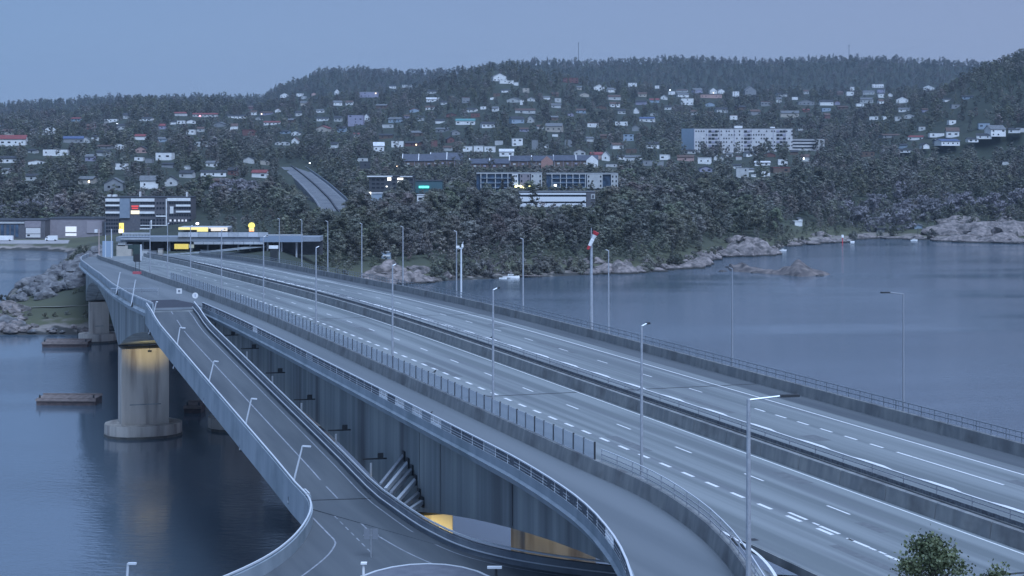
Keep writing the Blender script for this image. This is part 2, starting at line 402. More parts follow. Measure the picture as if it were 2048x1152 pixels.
# right parapet
m = MB(b3.location); sweep(m, [BR(t, 78.7) for t in TS], [(0, .95), (.35, .95), (.4, -.9), (-.1, -.02)]); m.build('parapet_wall', conc_wall, b3)
fence(b3, 78.9, 44, 596, .95, 1.75, mat('mid_steel', (.22, .25, .28), .6), 2.0, (1.35,))
m = MB(b3.location)
for t in trange(60, 300, .8): m.box(BR(t, 78.93, dz=1.35), (.025, .025, .78))
m.build('railing_bars', mat('mid_steel', (.22, .25, .28), .6), b3, 'stuff')

# ---- lane markings
def dash(parent, t, L, d, w, me={}):
    m = MB(BR(t, d)); sheet(m, [BR(t, d - w / 2), BR(t + L, d - w / 2)], [BR(t, d + w / 2), BR(t + L, d + w / 2)], .006)
    m.build('lane_dash', paint, parent)
def line(parent, ta, tb, d, w, name='edge_line', dz=.006):
    m = MB(); ts = trange(ta, tb, 6); f = d if callable(d) else (lambda t: d)
    sheet(m, [BR(t, f(t) - w / 2) for t in ts], [BR(t, f(t) + w / 2) for t in ts], dz); m.build(name, paint, parent)
def t_at(y, d, x=None): # t where a point at d shows at image row y
    t = 100
    for _ in range(30):
        p = BR(t, d); yy = HY + F * (EYE - p.z) / p.y; t *= (yy - HY) / (y - HY) if y > HY else 1
    return t
t0 = t_at(1020, 56.2)
for k in range(-3, 34): dash(road, t0 - 1.5 + 12 * k, 3.0, 56.2, .16)
t0 = t_at(850, 52.3)
for k in range(-11, 40):
    dash(road, t0 - .9 + 3.98 * k, 1.9, 52.3 - (max(0, 3 - k / 3) * .0), .28)
t0 = t_at(1000, 53.6)   # the extra broken line of the exit taper
for k, (x, y) in enumerate(((1600, 1034), (1664, 1062), (1722, 1088), (1800, 1122))):
    p = px(x, y, 23); t = p.dot(U); d = p.dot(V); dash(road, t - .9, 2.4, d, .24)
for x, y in ((1632, 1048), (1700, 1079), (1745, 1098), (1765, 1106)):
    p = px(x, y, 23); dash(road, p.dot(U) - .4, .8, p.dot(V), .18)
line(road, 44, 590, 60.0, .14)
line(road3, 44, 590, 74.5, .18)
line(road3, 44, 590, 66.7, .28)
for i in range(46):                       # widened blobs of the profiled edge line
    t = 60 + i * 9.0; m = MB(); sheet(m, [BR(t, 66.55), BR(t + 1.5, 66.45), BR(t + 4.2, 66.42), BR(t + 5.5, 66.55)], [BR(t, 66.85), BR(t + 1.5, 67.1), BR(t + 4.2, 67.06), BR(t + 5.5, 66.85)], .010)
    m.build('edge_line', paint, road3)
t0 = t_at(820, 71.0)
for k in range(-10, 30):
    if k == -7: dash(road3, t0 + 4 * k - 9, 12, 71.0, .18)
    elif k > -7 and k < 1: dash(road3, t0 - 1 + 4.0 * k, 2.0, 71.0, .22)
    elif k >= 1: dash(road3, t0 + 12 * k, 3.0, 71.0, .14)
# curved edge line of the near exit
cl = smooth([px(x, y, 23) for x, y in ((1436, 1058), (1478, 1082), (1510, 1103), (1535, 1127), (1552, 1152), (1562, 1180), (1566, 1215))], 2)
m = MB(); sweep(m, cl, [(-.09, .01), (.09, .01)], False); m.build('edge_line', paint, road)

# repairs and drains in the asphalt
rp = random.Random(8)
for rd, da, db in ((road, 48.5, 59.6), (road3, 62.6, 77.5)):
    for k in range(16):
        t = 80 + 15.6 * k; d = rp.uniform(da, min(74.0, db) - 1.6); L = rp.uniform(2, 14); wq = rp.uniform(.5, 1.5)
        m = MB(); sheet(m, [BR(t, d), BR(t + L, d)], [BR(t, d + wq), BR(t + L, d + wq)], .002); m.build('asphalt_patch', mat('patch_asphalt_mid', (.13, .145, .155), .75, (.17, .185, .195), 2, coords='World'), rd, 'structure')
    for k in range(20):
        t = 82 + k * 14; d = (47.05 if rd is road else 62.5); m = MB(BR(t, d)); sheet(m, [BR(t, d), BR(t + .6, d)], [BR(t, d + .45), BR(t + .6, d + .45)], .007); m.build('drain_grate', steel_dark, rd)
# ---- glass noise screen on the wall left of the carriageway
gs = thing('noise_screen', 'long glass screen of upright panels on the wall between path and carriageway', 'screen', BR(130, 46.2))
glass = bpy.data.materials.new('tinted_glass'); glass.use_nodes = True
gt = glass.node_tree; gb = gt.nodes['Principled BSDF']; gb.inputs['Base Color'].default_value = (.66, .72, .78, 1); gb.inputs['Roughness'].default_value = .25
gb.inputs['Alpha'].default_value = .42
panel_me = None; post_me = None
tA = px(1192, 919, 22).dot(U) ; t = tA; k = 0
while t < 330:
    p0, p1 = BR(t + .16, 46.2), BR(t + 2.02, 46.2)
    m = MB(BR(t, 46.2)); z = Vector((0, 0, 1)); n = V * .02
    m.add([p0 + z * 1.03 - n, p1 + z * 1.03 - n, p1 + z * 2.18 - n, p0 + z * 2.18 - n, p0 + z * 1.03 + n, p1 + z * 1.03 + n, p1 + z * 2.18 + n, p0 + z * 2.18 + n],
          [(0, 1, 2, 3), (7, 6, 5, 4), (0, 4, 5, 1), (3, 2, 6, 7), (0, 3, 7, 4), (1, 5, 6, 2)])
    m.build('glass_panel', glass, gs)
    m = MB(BR(t, 46.2)); m.box(BR(t, 46.2, dz=1.62), (.10, .12, 1.26), AL); m.build('post', steel_dark if k % 2 == 0 else mat('grey_steel', (.13, .15, .17), .6), gs)
    t += 2.12; k += 1
m = MB(gs.location); sweep(m, [BR(t, 46.2) for t in trange(tA, 332, 6)], [(-.06, 1.0), (.06, 1.0), (.06, 1.06), (-.06, 1.06)]); m.build('base_rail', steel, gs)
# steel rail fence on the wall after the screen ends (near end)
rw = [p for p in R1r if p.y < BR(tA, 46).y]
fr = thing('rail_fence', 'grey steel rail fence on the curved wall, nearer than the end of the glass screen', 'fence', rw[-1])
for h in (1.9, 1.55, 1.25):
    m = MB(fr.location); sweep(m, rw, [(.12, h - .03), (.18, h - .03), (.18, h + .03), (.12, h + .03)]); m.build('rail', steel_pale if h == 1.9 else steel, fr)
m = MB(fr.location)
for p in resample(rw, 26): m.box(p + Vector((.15, 0, 1.45)), (.07, .07, .9))
m.build('rail_posts', steel, fr, 'stuff')

# ------------------------------------------------------------------ ramp and junction (bridge 4)
def HR(t):
    Y = .948 * t + 11.7; return interp(Y, [(120, 31.4), (150, 31.4), (162, 31.3), (170, 30.6), (200, 28.6), (250, 25.2), (259, 23.6), (262, 23.5), (290, 23.5)])
def RR(t, d, dz=0):
    zz = sum(EYE - HR(t + k) for k in (-4, -2, 0, 2, 4)) / 5
    p = U * t + V * d; p.z = zz + dz; return p
rb = thing('ramp_bridge', 'dark asphalt ramp bridge sloping down from the fork to the junction on the left', 'bridge', RR(200, 36.7))
tr = trange(155, 263, 5)
ZJ = EYE - 31.4
Lr = [RR(t, 33.5) for t in tr]; Rr = [RR(t, 40.0) for t in tr]
def mr_(): return MB(rb.location)
m = mr_(); ribbon(m, Lr, Rr, -.02, -.5); m.build('deck', conc, rb)
m = mr_(); ribbon(m, [RR(t, 34.6) for t in tr], [RR(t, 39.0) for t in tr], -.5, -1.7); m.build('girder', conc_girder, rb)
m = MB(); sheet(m, Lr, Rr, 0); ramp_road = structure(m, 'road', asphalt_dark)
# junction outline
def J(x, y, dz=0): return Vector((x, y, ZJ + dz))
Lj = [RR(155, 33.5), J(-18.6, 161), J(-17.4, 157), J(-16.7, 153), J(-16.45, 148.4), J(-16.6, 142.5), J(-17.2, 137.3), J(-18.1, 133.2), J(-19.5, 129), J(-21.6, 124.2), J(-25.3, 118.8), J(-34, 111)]
Rj = [RR(155, 40.0), J(-7.9, 149.5), J(-6.15, 145.4), J(-4.4, 141.8), J(-2.44, 138.9), J(1.33, 135.2), J(7.7, 131.6), J(16.2, 128.3), J(32, 125), J(60, 123)]
Lj = smooth(Lj, 2); Rj = smooth(Rj, 2)
for i, p in enumerate(Lj + Rj): pass
poly = [p for p in Lj] + [J(-34, 80), J(60, 80)] + Rj[::-1]
m = MB(); n = len(poly); m.add([Vector((p.x, p.y, p.z)) for p in poly], [tuple(range(n))]); jr = structure(m, 'road', asphalt_dark)
m = mr_(); m.add([Vector((p.x, p.y, p.z - .03)) for p in poly] + [Vector((p.x, p.y, p.z - .9)) for p in poly],
          [tuple(range(n))[::-1], tuple(range(n, 2 * n))] + [(i, (i + 1) % n, n + (i + 1) % n, n + i) for i in range(n)]); m.build('deck', conc, rb)
left_run = Lr[::-1] + Lj[1:]; right_run = Rr[::-1] + Rj[1:]
prL = [(.25, 1.0), (.02, 1.0), (-.02, -.02), (-.02, -1.3), (.25, -1.7)]
sgn = 1
# running away from the fork the right-hand normal points out over the water on the left side
m = mr_(); sweep(m, left_run, [(-.03, 1.0), (.30, 1.0), (.34, -1.75), (.02, -1.75), (-.03, -.1)]); m.build('parapet_wall', conc_edge, rb)
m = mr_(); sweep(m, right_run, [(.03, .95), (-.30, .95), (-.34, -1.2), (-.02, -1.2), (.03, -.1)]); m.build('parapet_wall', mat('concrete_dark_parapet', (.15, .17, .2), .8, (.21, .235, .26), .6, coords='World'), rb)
for run, o in ((left_run, .13), (right_run, -.13)):
    m = mr_(); sweep(m, run, [(o - .07, 1.12), (o + .07, 1.12), (o + .07, 1.24), (o - .07, 1.24)]); m.build('handrail', steel_pale, rb)
m = mr_(); sweep(m, [p for p in right_run], [(.06, .42), (.16, .42), (.16, .5), (.06, .5)]); m.build('guard_rail', steel_pale, rb)
# markings on the ramp
def pol(parent, pts, w, dz=.008, name='edge_line'):
    m = MB(); sweep(m, pts, [(-w / 2, dz), (w / 2, dz)], False); return m.build(name, paint_dim, parent)
paint_dim = mat('worn_road_paint', (.36, .38, .42), .7, (.22, .24, .27), 1.5, coords='World')
pol(ramp_road, [RR(t, 36.75) for t in trange(157, 262, 6)], .14)
pj = lambda x, y: px(x, y, 31.4)
pol(jr, [pj(665, 990), pj(700, 1025), pj(738, 1062)], .14)
pol(jr, smooth([pj(756, 1072), pj(800, 1098), pj(850, 1122), pj(900, 1140), pj(960, 1156)], 2), .14)
pol(jr, smooth([pj(625, 1035), pj(655, 1066), pj(672, 1083), pj(668, 1095), pj(655, 1112), pj(630, 1133), pj(600, 1155)], 1), .14)
for k in range(11):
    x0, y0 = 625 + k * 11, 988 + k * 11.0
    pol(jr, [pj(x0, y0), pj(x0 + 6, y0 + 6)], .10)
for run, o in ((right_run, .75),):
    m = MB(); sweep(m, [p for p in run], [(o - .06, .009), (o + .06, .009)], False); m.build('edge_line', paint_dim, ramp_road)
# expansion joints, recessed dark steel strips
for a, b in ((RR(158, 33.6), RR(157.2, 39.6)),):
    m = MB(); m.beam(a + Vector((0, 0, -.01)), b + Vector((0, 0, -.01)), .8, .06); m.build('expansion_joint', steel_dark, ramp_road)
m = MB(); m.beam(BR(263, 34.2, dz=-.01), BR(263, 40.6, dz=-.01), .5, .06); m.build('expansion_joint', steel_dark, ramp_road)
# traffic island at the bottom
isl = []
for i in range(28):
    a = 2 * pi * i / 28; isl.append((-6.3 + 5.8 * cos(a), 125.5 + 10.6 * sin(a)))
m = MB(); m.prism(isl, ZJ + .0, ZJ + .14); ti = structure(m, 'traffic_island', mat('island_paving', (.13, .14, .17), .8, (.17, .18, .21), 1))
m = MB(); pts = [J(x, y, .0) for x, y in isl + isl[:1]]; sweep(m, pts, [(-.02, .17), (.2, .17), (.2, .0), (-.02, .0)]); m.build('kerb', steel_pale, ti)

# struts between the ramp and the girder
for i, (x0, y0, x1, y1) in enumerate(((738, 962, 808, 912), (745, 972, 833, 925), (770, 978, 852, 938), (778, 996, 862, 958), (790, 1008, 868, 985), (800, 1016, 868, 1002))):
    a = px(x0, y0, Y=160.5 - i * 1.6); b = px(x1, y1, Y=164 - i * 1.1)
    td = b.dot(U); b = U * td + V * 43.05 + Vector((0, 0, b.z))
    ta = a.dot(U); a = U * ta + V * 40.3 + Vector((0, 0, a.z - .4))
    s = thing('strut', ('upper' if i == 0 else 'lower') + ' slanting steel strut between ramp and girder, %s of six from the top' % ('first', 'second', 'third', 'fourth', 'fifth', 'last')[i], 'strut', a, 'steel struts between ramp and girder')
    m = MB(s.location); m.beam(a, b, .30, .36); m.build('beam', steel if i % 2 == 0 else steel_pale, s)
    m = MB(s.location); m.box(b + Vector((0, 0, .0)) - V * .05, (.14, .7, .9), AL); m.build('anchor_plate', steel_dark, s)
# cable brackets on the web with short poles down to the ramp
for i, (x, y0, y1) in enumerate(((453, 676, 690), (494, 703, 732), (545, 752, 786), (603, 806, 841), (672, 868, 902), (742, 926, 948))):
    Y = 181000 / (x + 200) * .86
    Y = F * 41.2 / (.948 * (x + 200))
    a = px(x, y1 + 6, Y=Y); b = px(x, y0, Y=Y)
    s = thing('bracket', 'steel bracket with pale upright between ramp and girder, %s from top left' % ('first', 'second', 'third', 'fourth', 'fifth', 'sixth')[i], 'bracket', a, 'brackets between ramp and girder')
    m = MB(s.location); m.beam(a, b, .22, .22, 6); m.build('upright', steel_pale, s)
    m = MB(s.location); m.beam(b + Vector((-.8, 0, .35)), b + V * 1.5 + Vector((0, 0, .35)), .13, .13); m.build('arm', steel_dark, s)
    m = MB(s.location); m.box(b + V * .9 + Vector((0, 0, .6)), (.5, .5, .5)); m.build('box', steel_dark, s)
# ------------------------------------------------------------------ terrain
def lerp_tab(tab, x): return interp(x, tab)
Y_SHORE = [(-1500, 700), (-300, 670), (0, 670), (160, 672), (210, 650), (300, 634), (400, 628), (500, 622), (600, 604), (650, 585), (700, 578), (760, 571), (850, 566), (900, 561), (1000, 557), (1100, 553), (1200, 549), (1290, 546), (1340, 540), (1400, 527), (1424, 521), (1440, 514), (1500, 513), (1553, 509), (1562, 494), (1640, 487), (1695, 485), (1705, 480), (1750, 477), (1850, 480), (1950, 484), (2048, 487), (2300, 492), (3600, 500)]
Y_RIDGE = [(-1500, 190), (0, 205), (250, 192), (400, 192), (520, 192), (560, 170), (600, 154), (650, 141), (700, 135), (760, 136), (800, 142), (850, 139), (900, 137), (1000, 124), (1100, 122), (1200, 122), (1300, 117), (1400, 112), (1500, 120), (1600, 117), (1700, 112), (1800, 117), (1900, 121), (2000, 127), (2048, 132), (2300, 150), (3600, 170)]
Y_MID = [(-1500, 235), (0, 232), (150, 224), (240, 206), (300, 203), (450, 204), (520, 210), (600, 196), (700, 190), (800, 179), (850, 168), (900, 150), (950, 140), (1000, 129), (1040, 132), (1100, 148), (1200, 166), (1300, 174), (1400, 180), (1500, 184), (1600, 186), (1700, 182), (1800, 180), (1850, 176), (1900, 176), (2048, 176), (3600, 176)]
LEFTCOLS = [
    (-1500, [(440, -4), (478, -1.5), (484, .8), (500, 2.2), (545, 3.2), (575, .5), (590, -1.5), (868, -3), (878, 2.5), (960, 3), (1000, 8), (1150, 26), (1400, 45), (1500, 52)]),
    (0, [(440, -4), (478, -1.5), (484, .8), (500, 2.2), (545, 3.2), (575, .5), (590, -1.5), (868, -3), (878, 2.5), (960, 3), (1000, 8), (1150, 26), (1400, 45), (1500, 52)]),
    (50, [(440, -4), (478, -1.5), (484, .8), (500, 2.6), (545, 3.8), (600, 4.5), (640, 1.5), (652, -1.5), (868, -3), (878, 2.5), (960, 3), (1000, 8), (1150, 26), (1400, 45), (1500, 52)]),
    (110, [(440, -4), (478, -1.5), (484, .8), (505, 3.2), (545, 5.5), (600, 8), (640, 3.5), (660, -1.5), (850, -3), (870, 2.5), (960, 3), (1000, 8), (1150, 26), (1400, 45), (1500, 52)]),
    (160, [(440, -4), (478, -1.5), (484, .8), (505, 4), (545, 8.5), (600, 11.5), (660, 10), (700, 4), (800, 3), (960, 3), (1000, 8), (1150, 27), (1400, 46), (1500, 50)]),
    (210, [(440, -4), (480, -1.5), (488, .8), (510, 4), (550, 11), (600, 12.6), (700, 12.6), (760, 8), (900, 4), (960, 4), (1000, 9), (1150, 27), (1400, 44), (1500, 46)]),
    (400, [(440, -6), (510, -3), (530, .8), (560, 8), (600, 12.4), (700, 13), (800, 12.8), (930, 12), (1000, 16), (1150, 28), (1400, 42), (1500, 43)]),
    (560, [(440, -6), (520, -3), (540, .8), (570, 8), (610, 12.4), (700, 13), (800, 13), (930, 14), (1100, 21), (1300, 31), (1500, 40)]),
]
def tz_far(xi, Y):
    zm = EYE + (HY - interp(xi, Y_MID)) * 2500 / F - 8
    zr = EYE + (HY - interp(xi, Y_RIDGE)) * 3900 / F - 10
    if Y <= 2500: z = 40 + (zm - 40) * max(0, (Y - 1500) / 1000) ** 1.12
    elif Y <= 2950: z = zm + (min(zm, 60) - zm) * (Y - 2500) / 450
    elif Y <= 3900: z = min(zm, 60) + (zr - min(zm, 60)) * ((Y - 2950) / 950) ** .85
    else: z = zr - (Y - 3900) * .05
    bump = interp(xi, [(1680, 0), (1760, 8), (1800, 14), (1900, 36), (1960, 52), (2048, 72), (2300, 95), (3600, 95)])
    return z + bump * exp(-((Y - 1850) / 330) ** 2)
def tz_left(xi, Y, tab):
    if Y < 1500: return interp(Y, tab)
    z0 = tab[-1][1]; return tz_far(xi, Y) + (z0 - 40) * max(0, 1 - (Y - 1500) / 800)
def tz_right(xi, Y):
    Ys = EYE * F / (interp(xi, Y_SHORE) - HY)
    steep = interp(xi, [(600, .7), (700, .8), (800, 1.0), (1150, 1.0), (1300, .8), (1420, .45), (1552, .5), (1562, .3), (1700, .3), (1850, .7), (2048, .9)])
    s = Y - Ys
    if s < 0: return max(-5, s * .15)
    if Y < 1100:
        z = interp(s, [(0, 0), (3, .9), (12, 2.5), (45, 7), (100, 12), (180, 15), (400, 19)])
        if s < 180: z *= steep + (1 - steep) * s / 180
        e = 17.5; k = max(0, min(1, (Y - (Ys + 120)) / max(60, 1100 - Ys - 120)))
        return z + (e - z) * k if Ys < 980 else z
    z = interp(Y, [(1100, 17.5), (1300, 28.5), (1500, 40)])
    return z if Y < 1500 else tz_far(xi, Y)
def tz0(xi, Y):
    if xi <= LEFTCOLS[-1][0]:
        for (xa, ta), (xb, tb) in zip(LEFTCOLS, LEFTCOLS[1:]):
            if xi <= xb:
                f = (xi - xa) / (xb - xa); f = max(0, f)
                return tz_left(xi, Y, ta) * (1 - f) + tz_left(xi, Y, tb) * f
    if xi < 640:
        f = (xi - 560) / 80; return tz_left(xi, Y, LEFTCOLS[-1][1]) * (1 - f) + tz_right(xi, Y) * f
    return tz_right(xi, Y)
def tz(xi, Y):
    z = tz0(xi, Y)
    if z < -.5: return z
    X = (xi - CX) * Y / F
    amp = interp(Y, [(480, .5), (700, .9), (1100, 2.5), (1500, 4), (2500, 7), (3900, 6), (6000, 14)]) * min(1, max(.15, z / 8))
    if xi < 600 and Y < 960: amp *= .35
    sc = interp(Y, [(480, .05), (1100, .02), (2500, .009), (4000, .006)])
    q = Vector((X * sc, Y * sc, 0))
    n = noise.noise(q * 1.0) * .8 + noise.noise(q * 2.3) * .4 + noise.noise(q * 5.1) * .15
    return z + n * amp
def ray_ground(x, y, y0=470, y1=5000):
    Y = y0; pz = None
    while Y < y1:
        rz = EYE - (y - HY) * Y / F
        if tz(x, Y) >= rz and tz(x, Y) > -.4: return Y
        Y += max(1.5, Y * .002)
    return None
cols = [-1500, -1200, -900, -700, -500, -350] + [-250 + 30 * i for i in range(6)] + [-70 + 9 * i for i in range(244)] + [2130 + 40 * i for i in range(8)] + [2500, 2700, 2900, 3200, 3600]
rows = []; Y = 440
while Y < 6500: rows.append(Y); Y += max(3.2, (Y - 200) * .0085)
vs = []
for Y in rows:
    for xi in cols: vs.append(((xi - CX) * Y / F, Y, tz(xi, Y)))
nc = len(cols); fs = []
for j in range(len(rows) - 1):
    for i in range(nc - 1):
        a = j * nc + i; q = (a, a + 1, a + nc + 1, a + nc)
        if max(vs[k][2] for k in q) > -1.5: fs.append(q)
me = bpy.data.meshes.new('terrain'); me.from_pydata(vs, [], fs); me.update(); me.polygons.foreach_set('use_smooth', [True] * len(fs))
# ground material: wet rim, bare rock at the shore, grass and dark undergrowth above
gm = bpy.data.materials.new('ground_cover'); gm.use_nodes = True; t_ = gm.node_tree; gb = t_.nodes['Principled BSDF']; gb.inputs['Roughness'].default_value = .95
geo = t_.nodes.new('ShaderNodeNewGeometry'); sp = t_.nodes.new('ShaderNodeSeparateXYZ'); t_.links.new(geo.outputs['Position'], sp.inputs[0])
nz = t_.nodes.new('ShaderNodeTexNoise'); nz.inputs['Scale'].default_value = .12; nz.inputs['Detail'].default_value = 6; t_.links.new(geo.outputs['Position'], nz.inputs[0])
ad = t_.nodes.new('ShaderNodeMath'); ad.operation = 'MULTIPLY_ADD'; ad.inputs[1].default_value = 5.0; ad.inputs[2].default_value = -2.5; t_.links.new(nz.outputs[0], ad.inputs[0])
ad2 = t_.nodes.new('ShaderNodeMath'); t_.links.new(ad.outputs[0], ad2.inputs[0]); t_.links.new(sp.outputs['Z'], ad2.inputs[1])
r = t_.nodes.new('ShaderNodeMapRange'); r.inputs['From Min'].default_value = 0; r.inputs['From Max'].default_value = 10; t_.links.new(ad2.outputs[0], r.inputs['Value'])
cr = t_.nodes.new('ShaderNodeValToRGB'); el = cr.color_ramp.elements; el[0].position = 0.0; el[0].color = (.05, .048, .045, 1); el[1].position = 1; el[1].color = (.035, .045, .03, 1)
for p, c in ((.06, (.05, .05, .045, 1)), (.10, (.26, .23, .21, 1)), (.16, (.20, .18, .16, 1)), (.23, (.085, .09, .05, 1)), (.6, (.06, .07, .045, 1))):
    x_ = el.new(p); x_.color = c
t_.links.new(r.outputs[0], cr.inputs[0])
nz2 = t_.nodes.new('ShaderNodeTexNoise'); nz2.inputs['Scale'].default_value = .03; nz2.inputs['Detail'].default_value = 8; t_.links.new(geo.outputs['Position'], nz2.inputs[0])
mm = t_.nodes.new('ShaderNodeMixRGB'); mm.blend_type = 'OVERLAY'; mm.inputs[0].default_value = .7; t_.links.new(cr.outputs[0], mm.inputs[1]); t_.links.new(nz2.outputs[0], mm.inputs[2])
t_.links.new(mm.outputs[0], gb.inputs['Base Color'])
link('terrain', me, gm, None, kind='structure')

# near bank under the bridge heads
m = MB(); rings = []
for Y in (30, 60, 80, 92, 104, 116):
    zz = [(6, .2), (26.4, .0)]
    h = interp(Y, [(30, 26.5), (88, 26.3), (98, 24), (116, 8)])
    rings.append([Vector((x, Y, h - .0 if 13 < x < 60 else -2)) for x in (12.8, 14, 30, 50, 60, 75)])
m.loft(rings, closed=False); structure(m, 'near_bank', mat('bank_grass', (.07, .085, .04), .95, (.12, .10, .07), 1.5, bump=.05, bscale=4))

# ------------------------------------------------------------------ water
wm = bpy.data.materials.new('sea_water'); wm.use_nodes = True; t_ = wm.node_tree; wb = t_.nodes['Principled BSDF']
wb.inputs['Base Color'].default_value = (.09, .13, .17, 1); wb.inputs['Roughness'].default_value = .08; wb.inputs['IOR'].default_value = 5.0
wb.inputs['Specular IOR Level'].default_value = .5
geo = t_.nodes.new('ShaderNodeNewGeometry')
mp = t_.nodes.new('ShaderNodeMapping'); mp.inputs['Scale'].default_value = (.55, 1.1, 1); mp.inputs['Rotation'].default_value = (0, 0, .3); t_.links.new(geo.outputs['Position'], mp.inputs[0])
n1_ = t_.nodes.new('ShaderNodeTexNoise'); n1_.inputs['Scale'].default_value = .75; n1_.inputs['Detail'].default_value = 5; n1_.inputs['Roughness'].default_value = .6; t_.links.new(mp.outputs[0], n1_.inputs[0])
n2_ = t_.nodes.new('ShaderNodeTexNoise'); n2_.inputs['Scale'].default_value = .011; n2_.inputs['Detail'].default_value = 3
mp2 = t_.nodes.new('ShaderNodeMapping'); mp2.inputs['Scale'].default_value = (.5, 1.6, 1); t_.links.new(geo.outputs['Position'], mp2.inputs[0]); t_.links.new(mp2.outputs[0], n2_.inputs[0])
rg = t_.nodes.new('ShaderNodeMapRange'); rg.inputs['From Min'].default_value = .4; rg.inputs['From Max'].default_value = .62; rg.inputs['To Min'].default_value = .3; rg.inputs['To Max'].default_value = 2.0
t_.links.new(n2_.outputs[0], rg.inputs['Value'])
bp = t_.nodes.new('ShaderNodeBump'); bp.inputs['Strength'].default_value = .6; bp.inputs['Distance'].default_value = .13
ml = t_.nodes.new('ShaderNodeMath'); ml.operation = 'MULTIPLY'; t_.links.new(n1_.outputs[0], ml.inputs[0]); t_.links.new(rg.outputs[0], ml.inputs[1])
t_.links.new(ml.outputs[0], bp.inputs['Height']); t_.links.new(bp.outputs[0], wb.inputs['Normal'])
m = MB(); m.add([(-5000, -400, 0), (5000, -400, 0), (5000, 6400, 0), (-5000, 6400, 0)], [(0, 1, 2, 3)]); structure(m, 'water', wm)

# ------------------------------------------------------------------ air
hm = bpy.data.materials.new('dawn_haze'); hm.use_nodes = True; t_ = hm.node_tree; t_.nodes.remove(t_.nodes['Principled BSDF'])
pv = t_.nodes.new('ShaderNodeVolumePrincipled'); pv.inputs['Density'].default_value = .000075; pv.inputs['Color'].default_value = (.62, .80, 1.0, 1); pv.inputs['Anisotropy'].default_value = .2
t_.links.new(pv.outputs[0], t_.nodes['Material Output'].inputs['Volume'])
m = MB((0, 3000, 150)); m.box((0, 3000, 160), (10400, 7200, 334)); m.build('haze', hm, None, 'stuff')

# ------------------------------------------------------------------ houses
WALLC = {'white': (.88, .88, .86), 'pale': (.55, .56, .55), 'grey': (.28, .29, .30), 'brown': (.16, .11, .085), 'red': (.20, .095, .085), 'pink': (.55, .36, .32), 'blue': (.34, .42, .50), 'dark': (.07, .075, .085), 'beige': (.50, .46, .40), 'violet': (.36, .35, .45)}
ROOFC = {'dark': (.05, .055, .065), 'red': (.26, .07, .07), 'blue': (.09, .13, .24), 'grey': (.17, .18, .19), 'brown': (.13, .085, .07), 'white': (.72, .73, .74), 'green': (.12, .30, .30)}
def wmat(c): return mat('wall_' + c, WALLC[c], .75, tuple(v * .86 for v in WALLC[c]), .4, coords='World')
def rmat(c): return mat('roof_' + c, ROOFC[c], .7, tuple(v * .75 for v in ROOFC[c]), .6, coords='World')
glass_dark = mat('window_glass', (.02, .025, .035), .12)
lit = mat('lit_window', (.9, .7, .4), .5, emit=(1, .78, .5), estr=1.6)
PROTECT = [(1870, 2060, 452, 487, 930), (1880, 1960, 436, 460, 960)]      # (x0, x1, y0, y1, Y) things that trees in front must leave visible
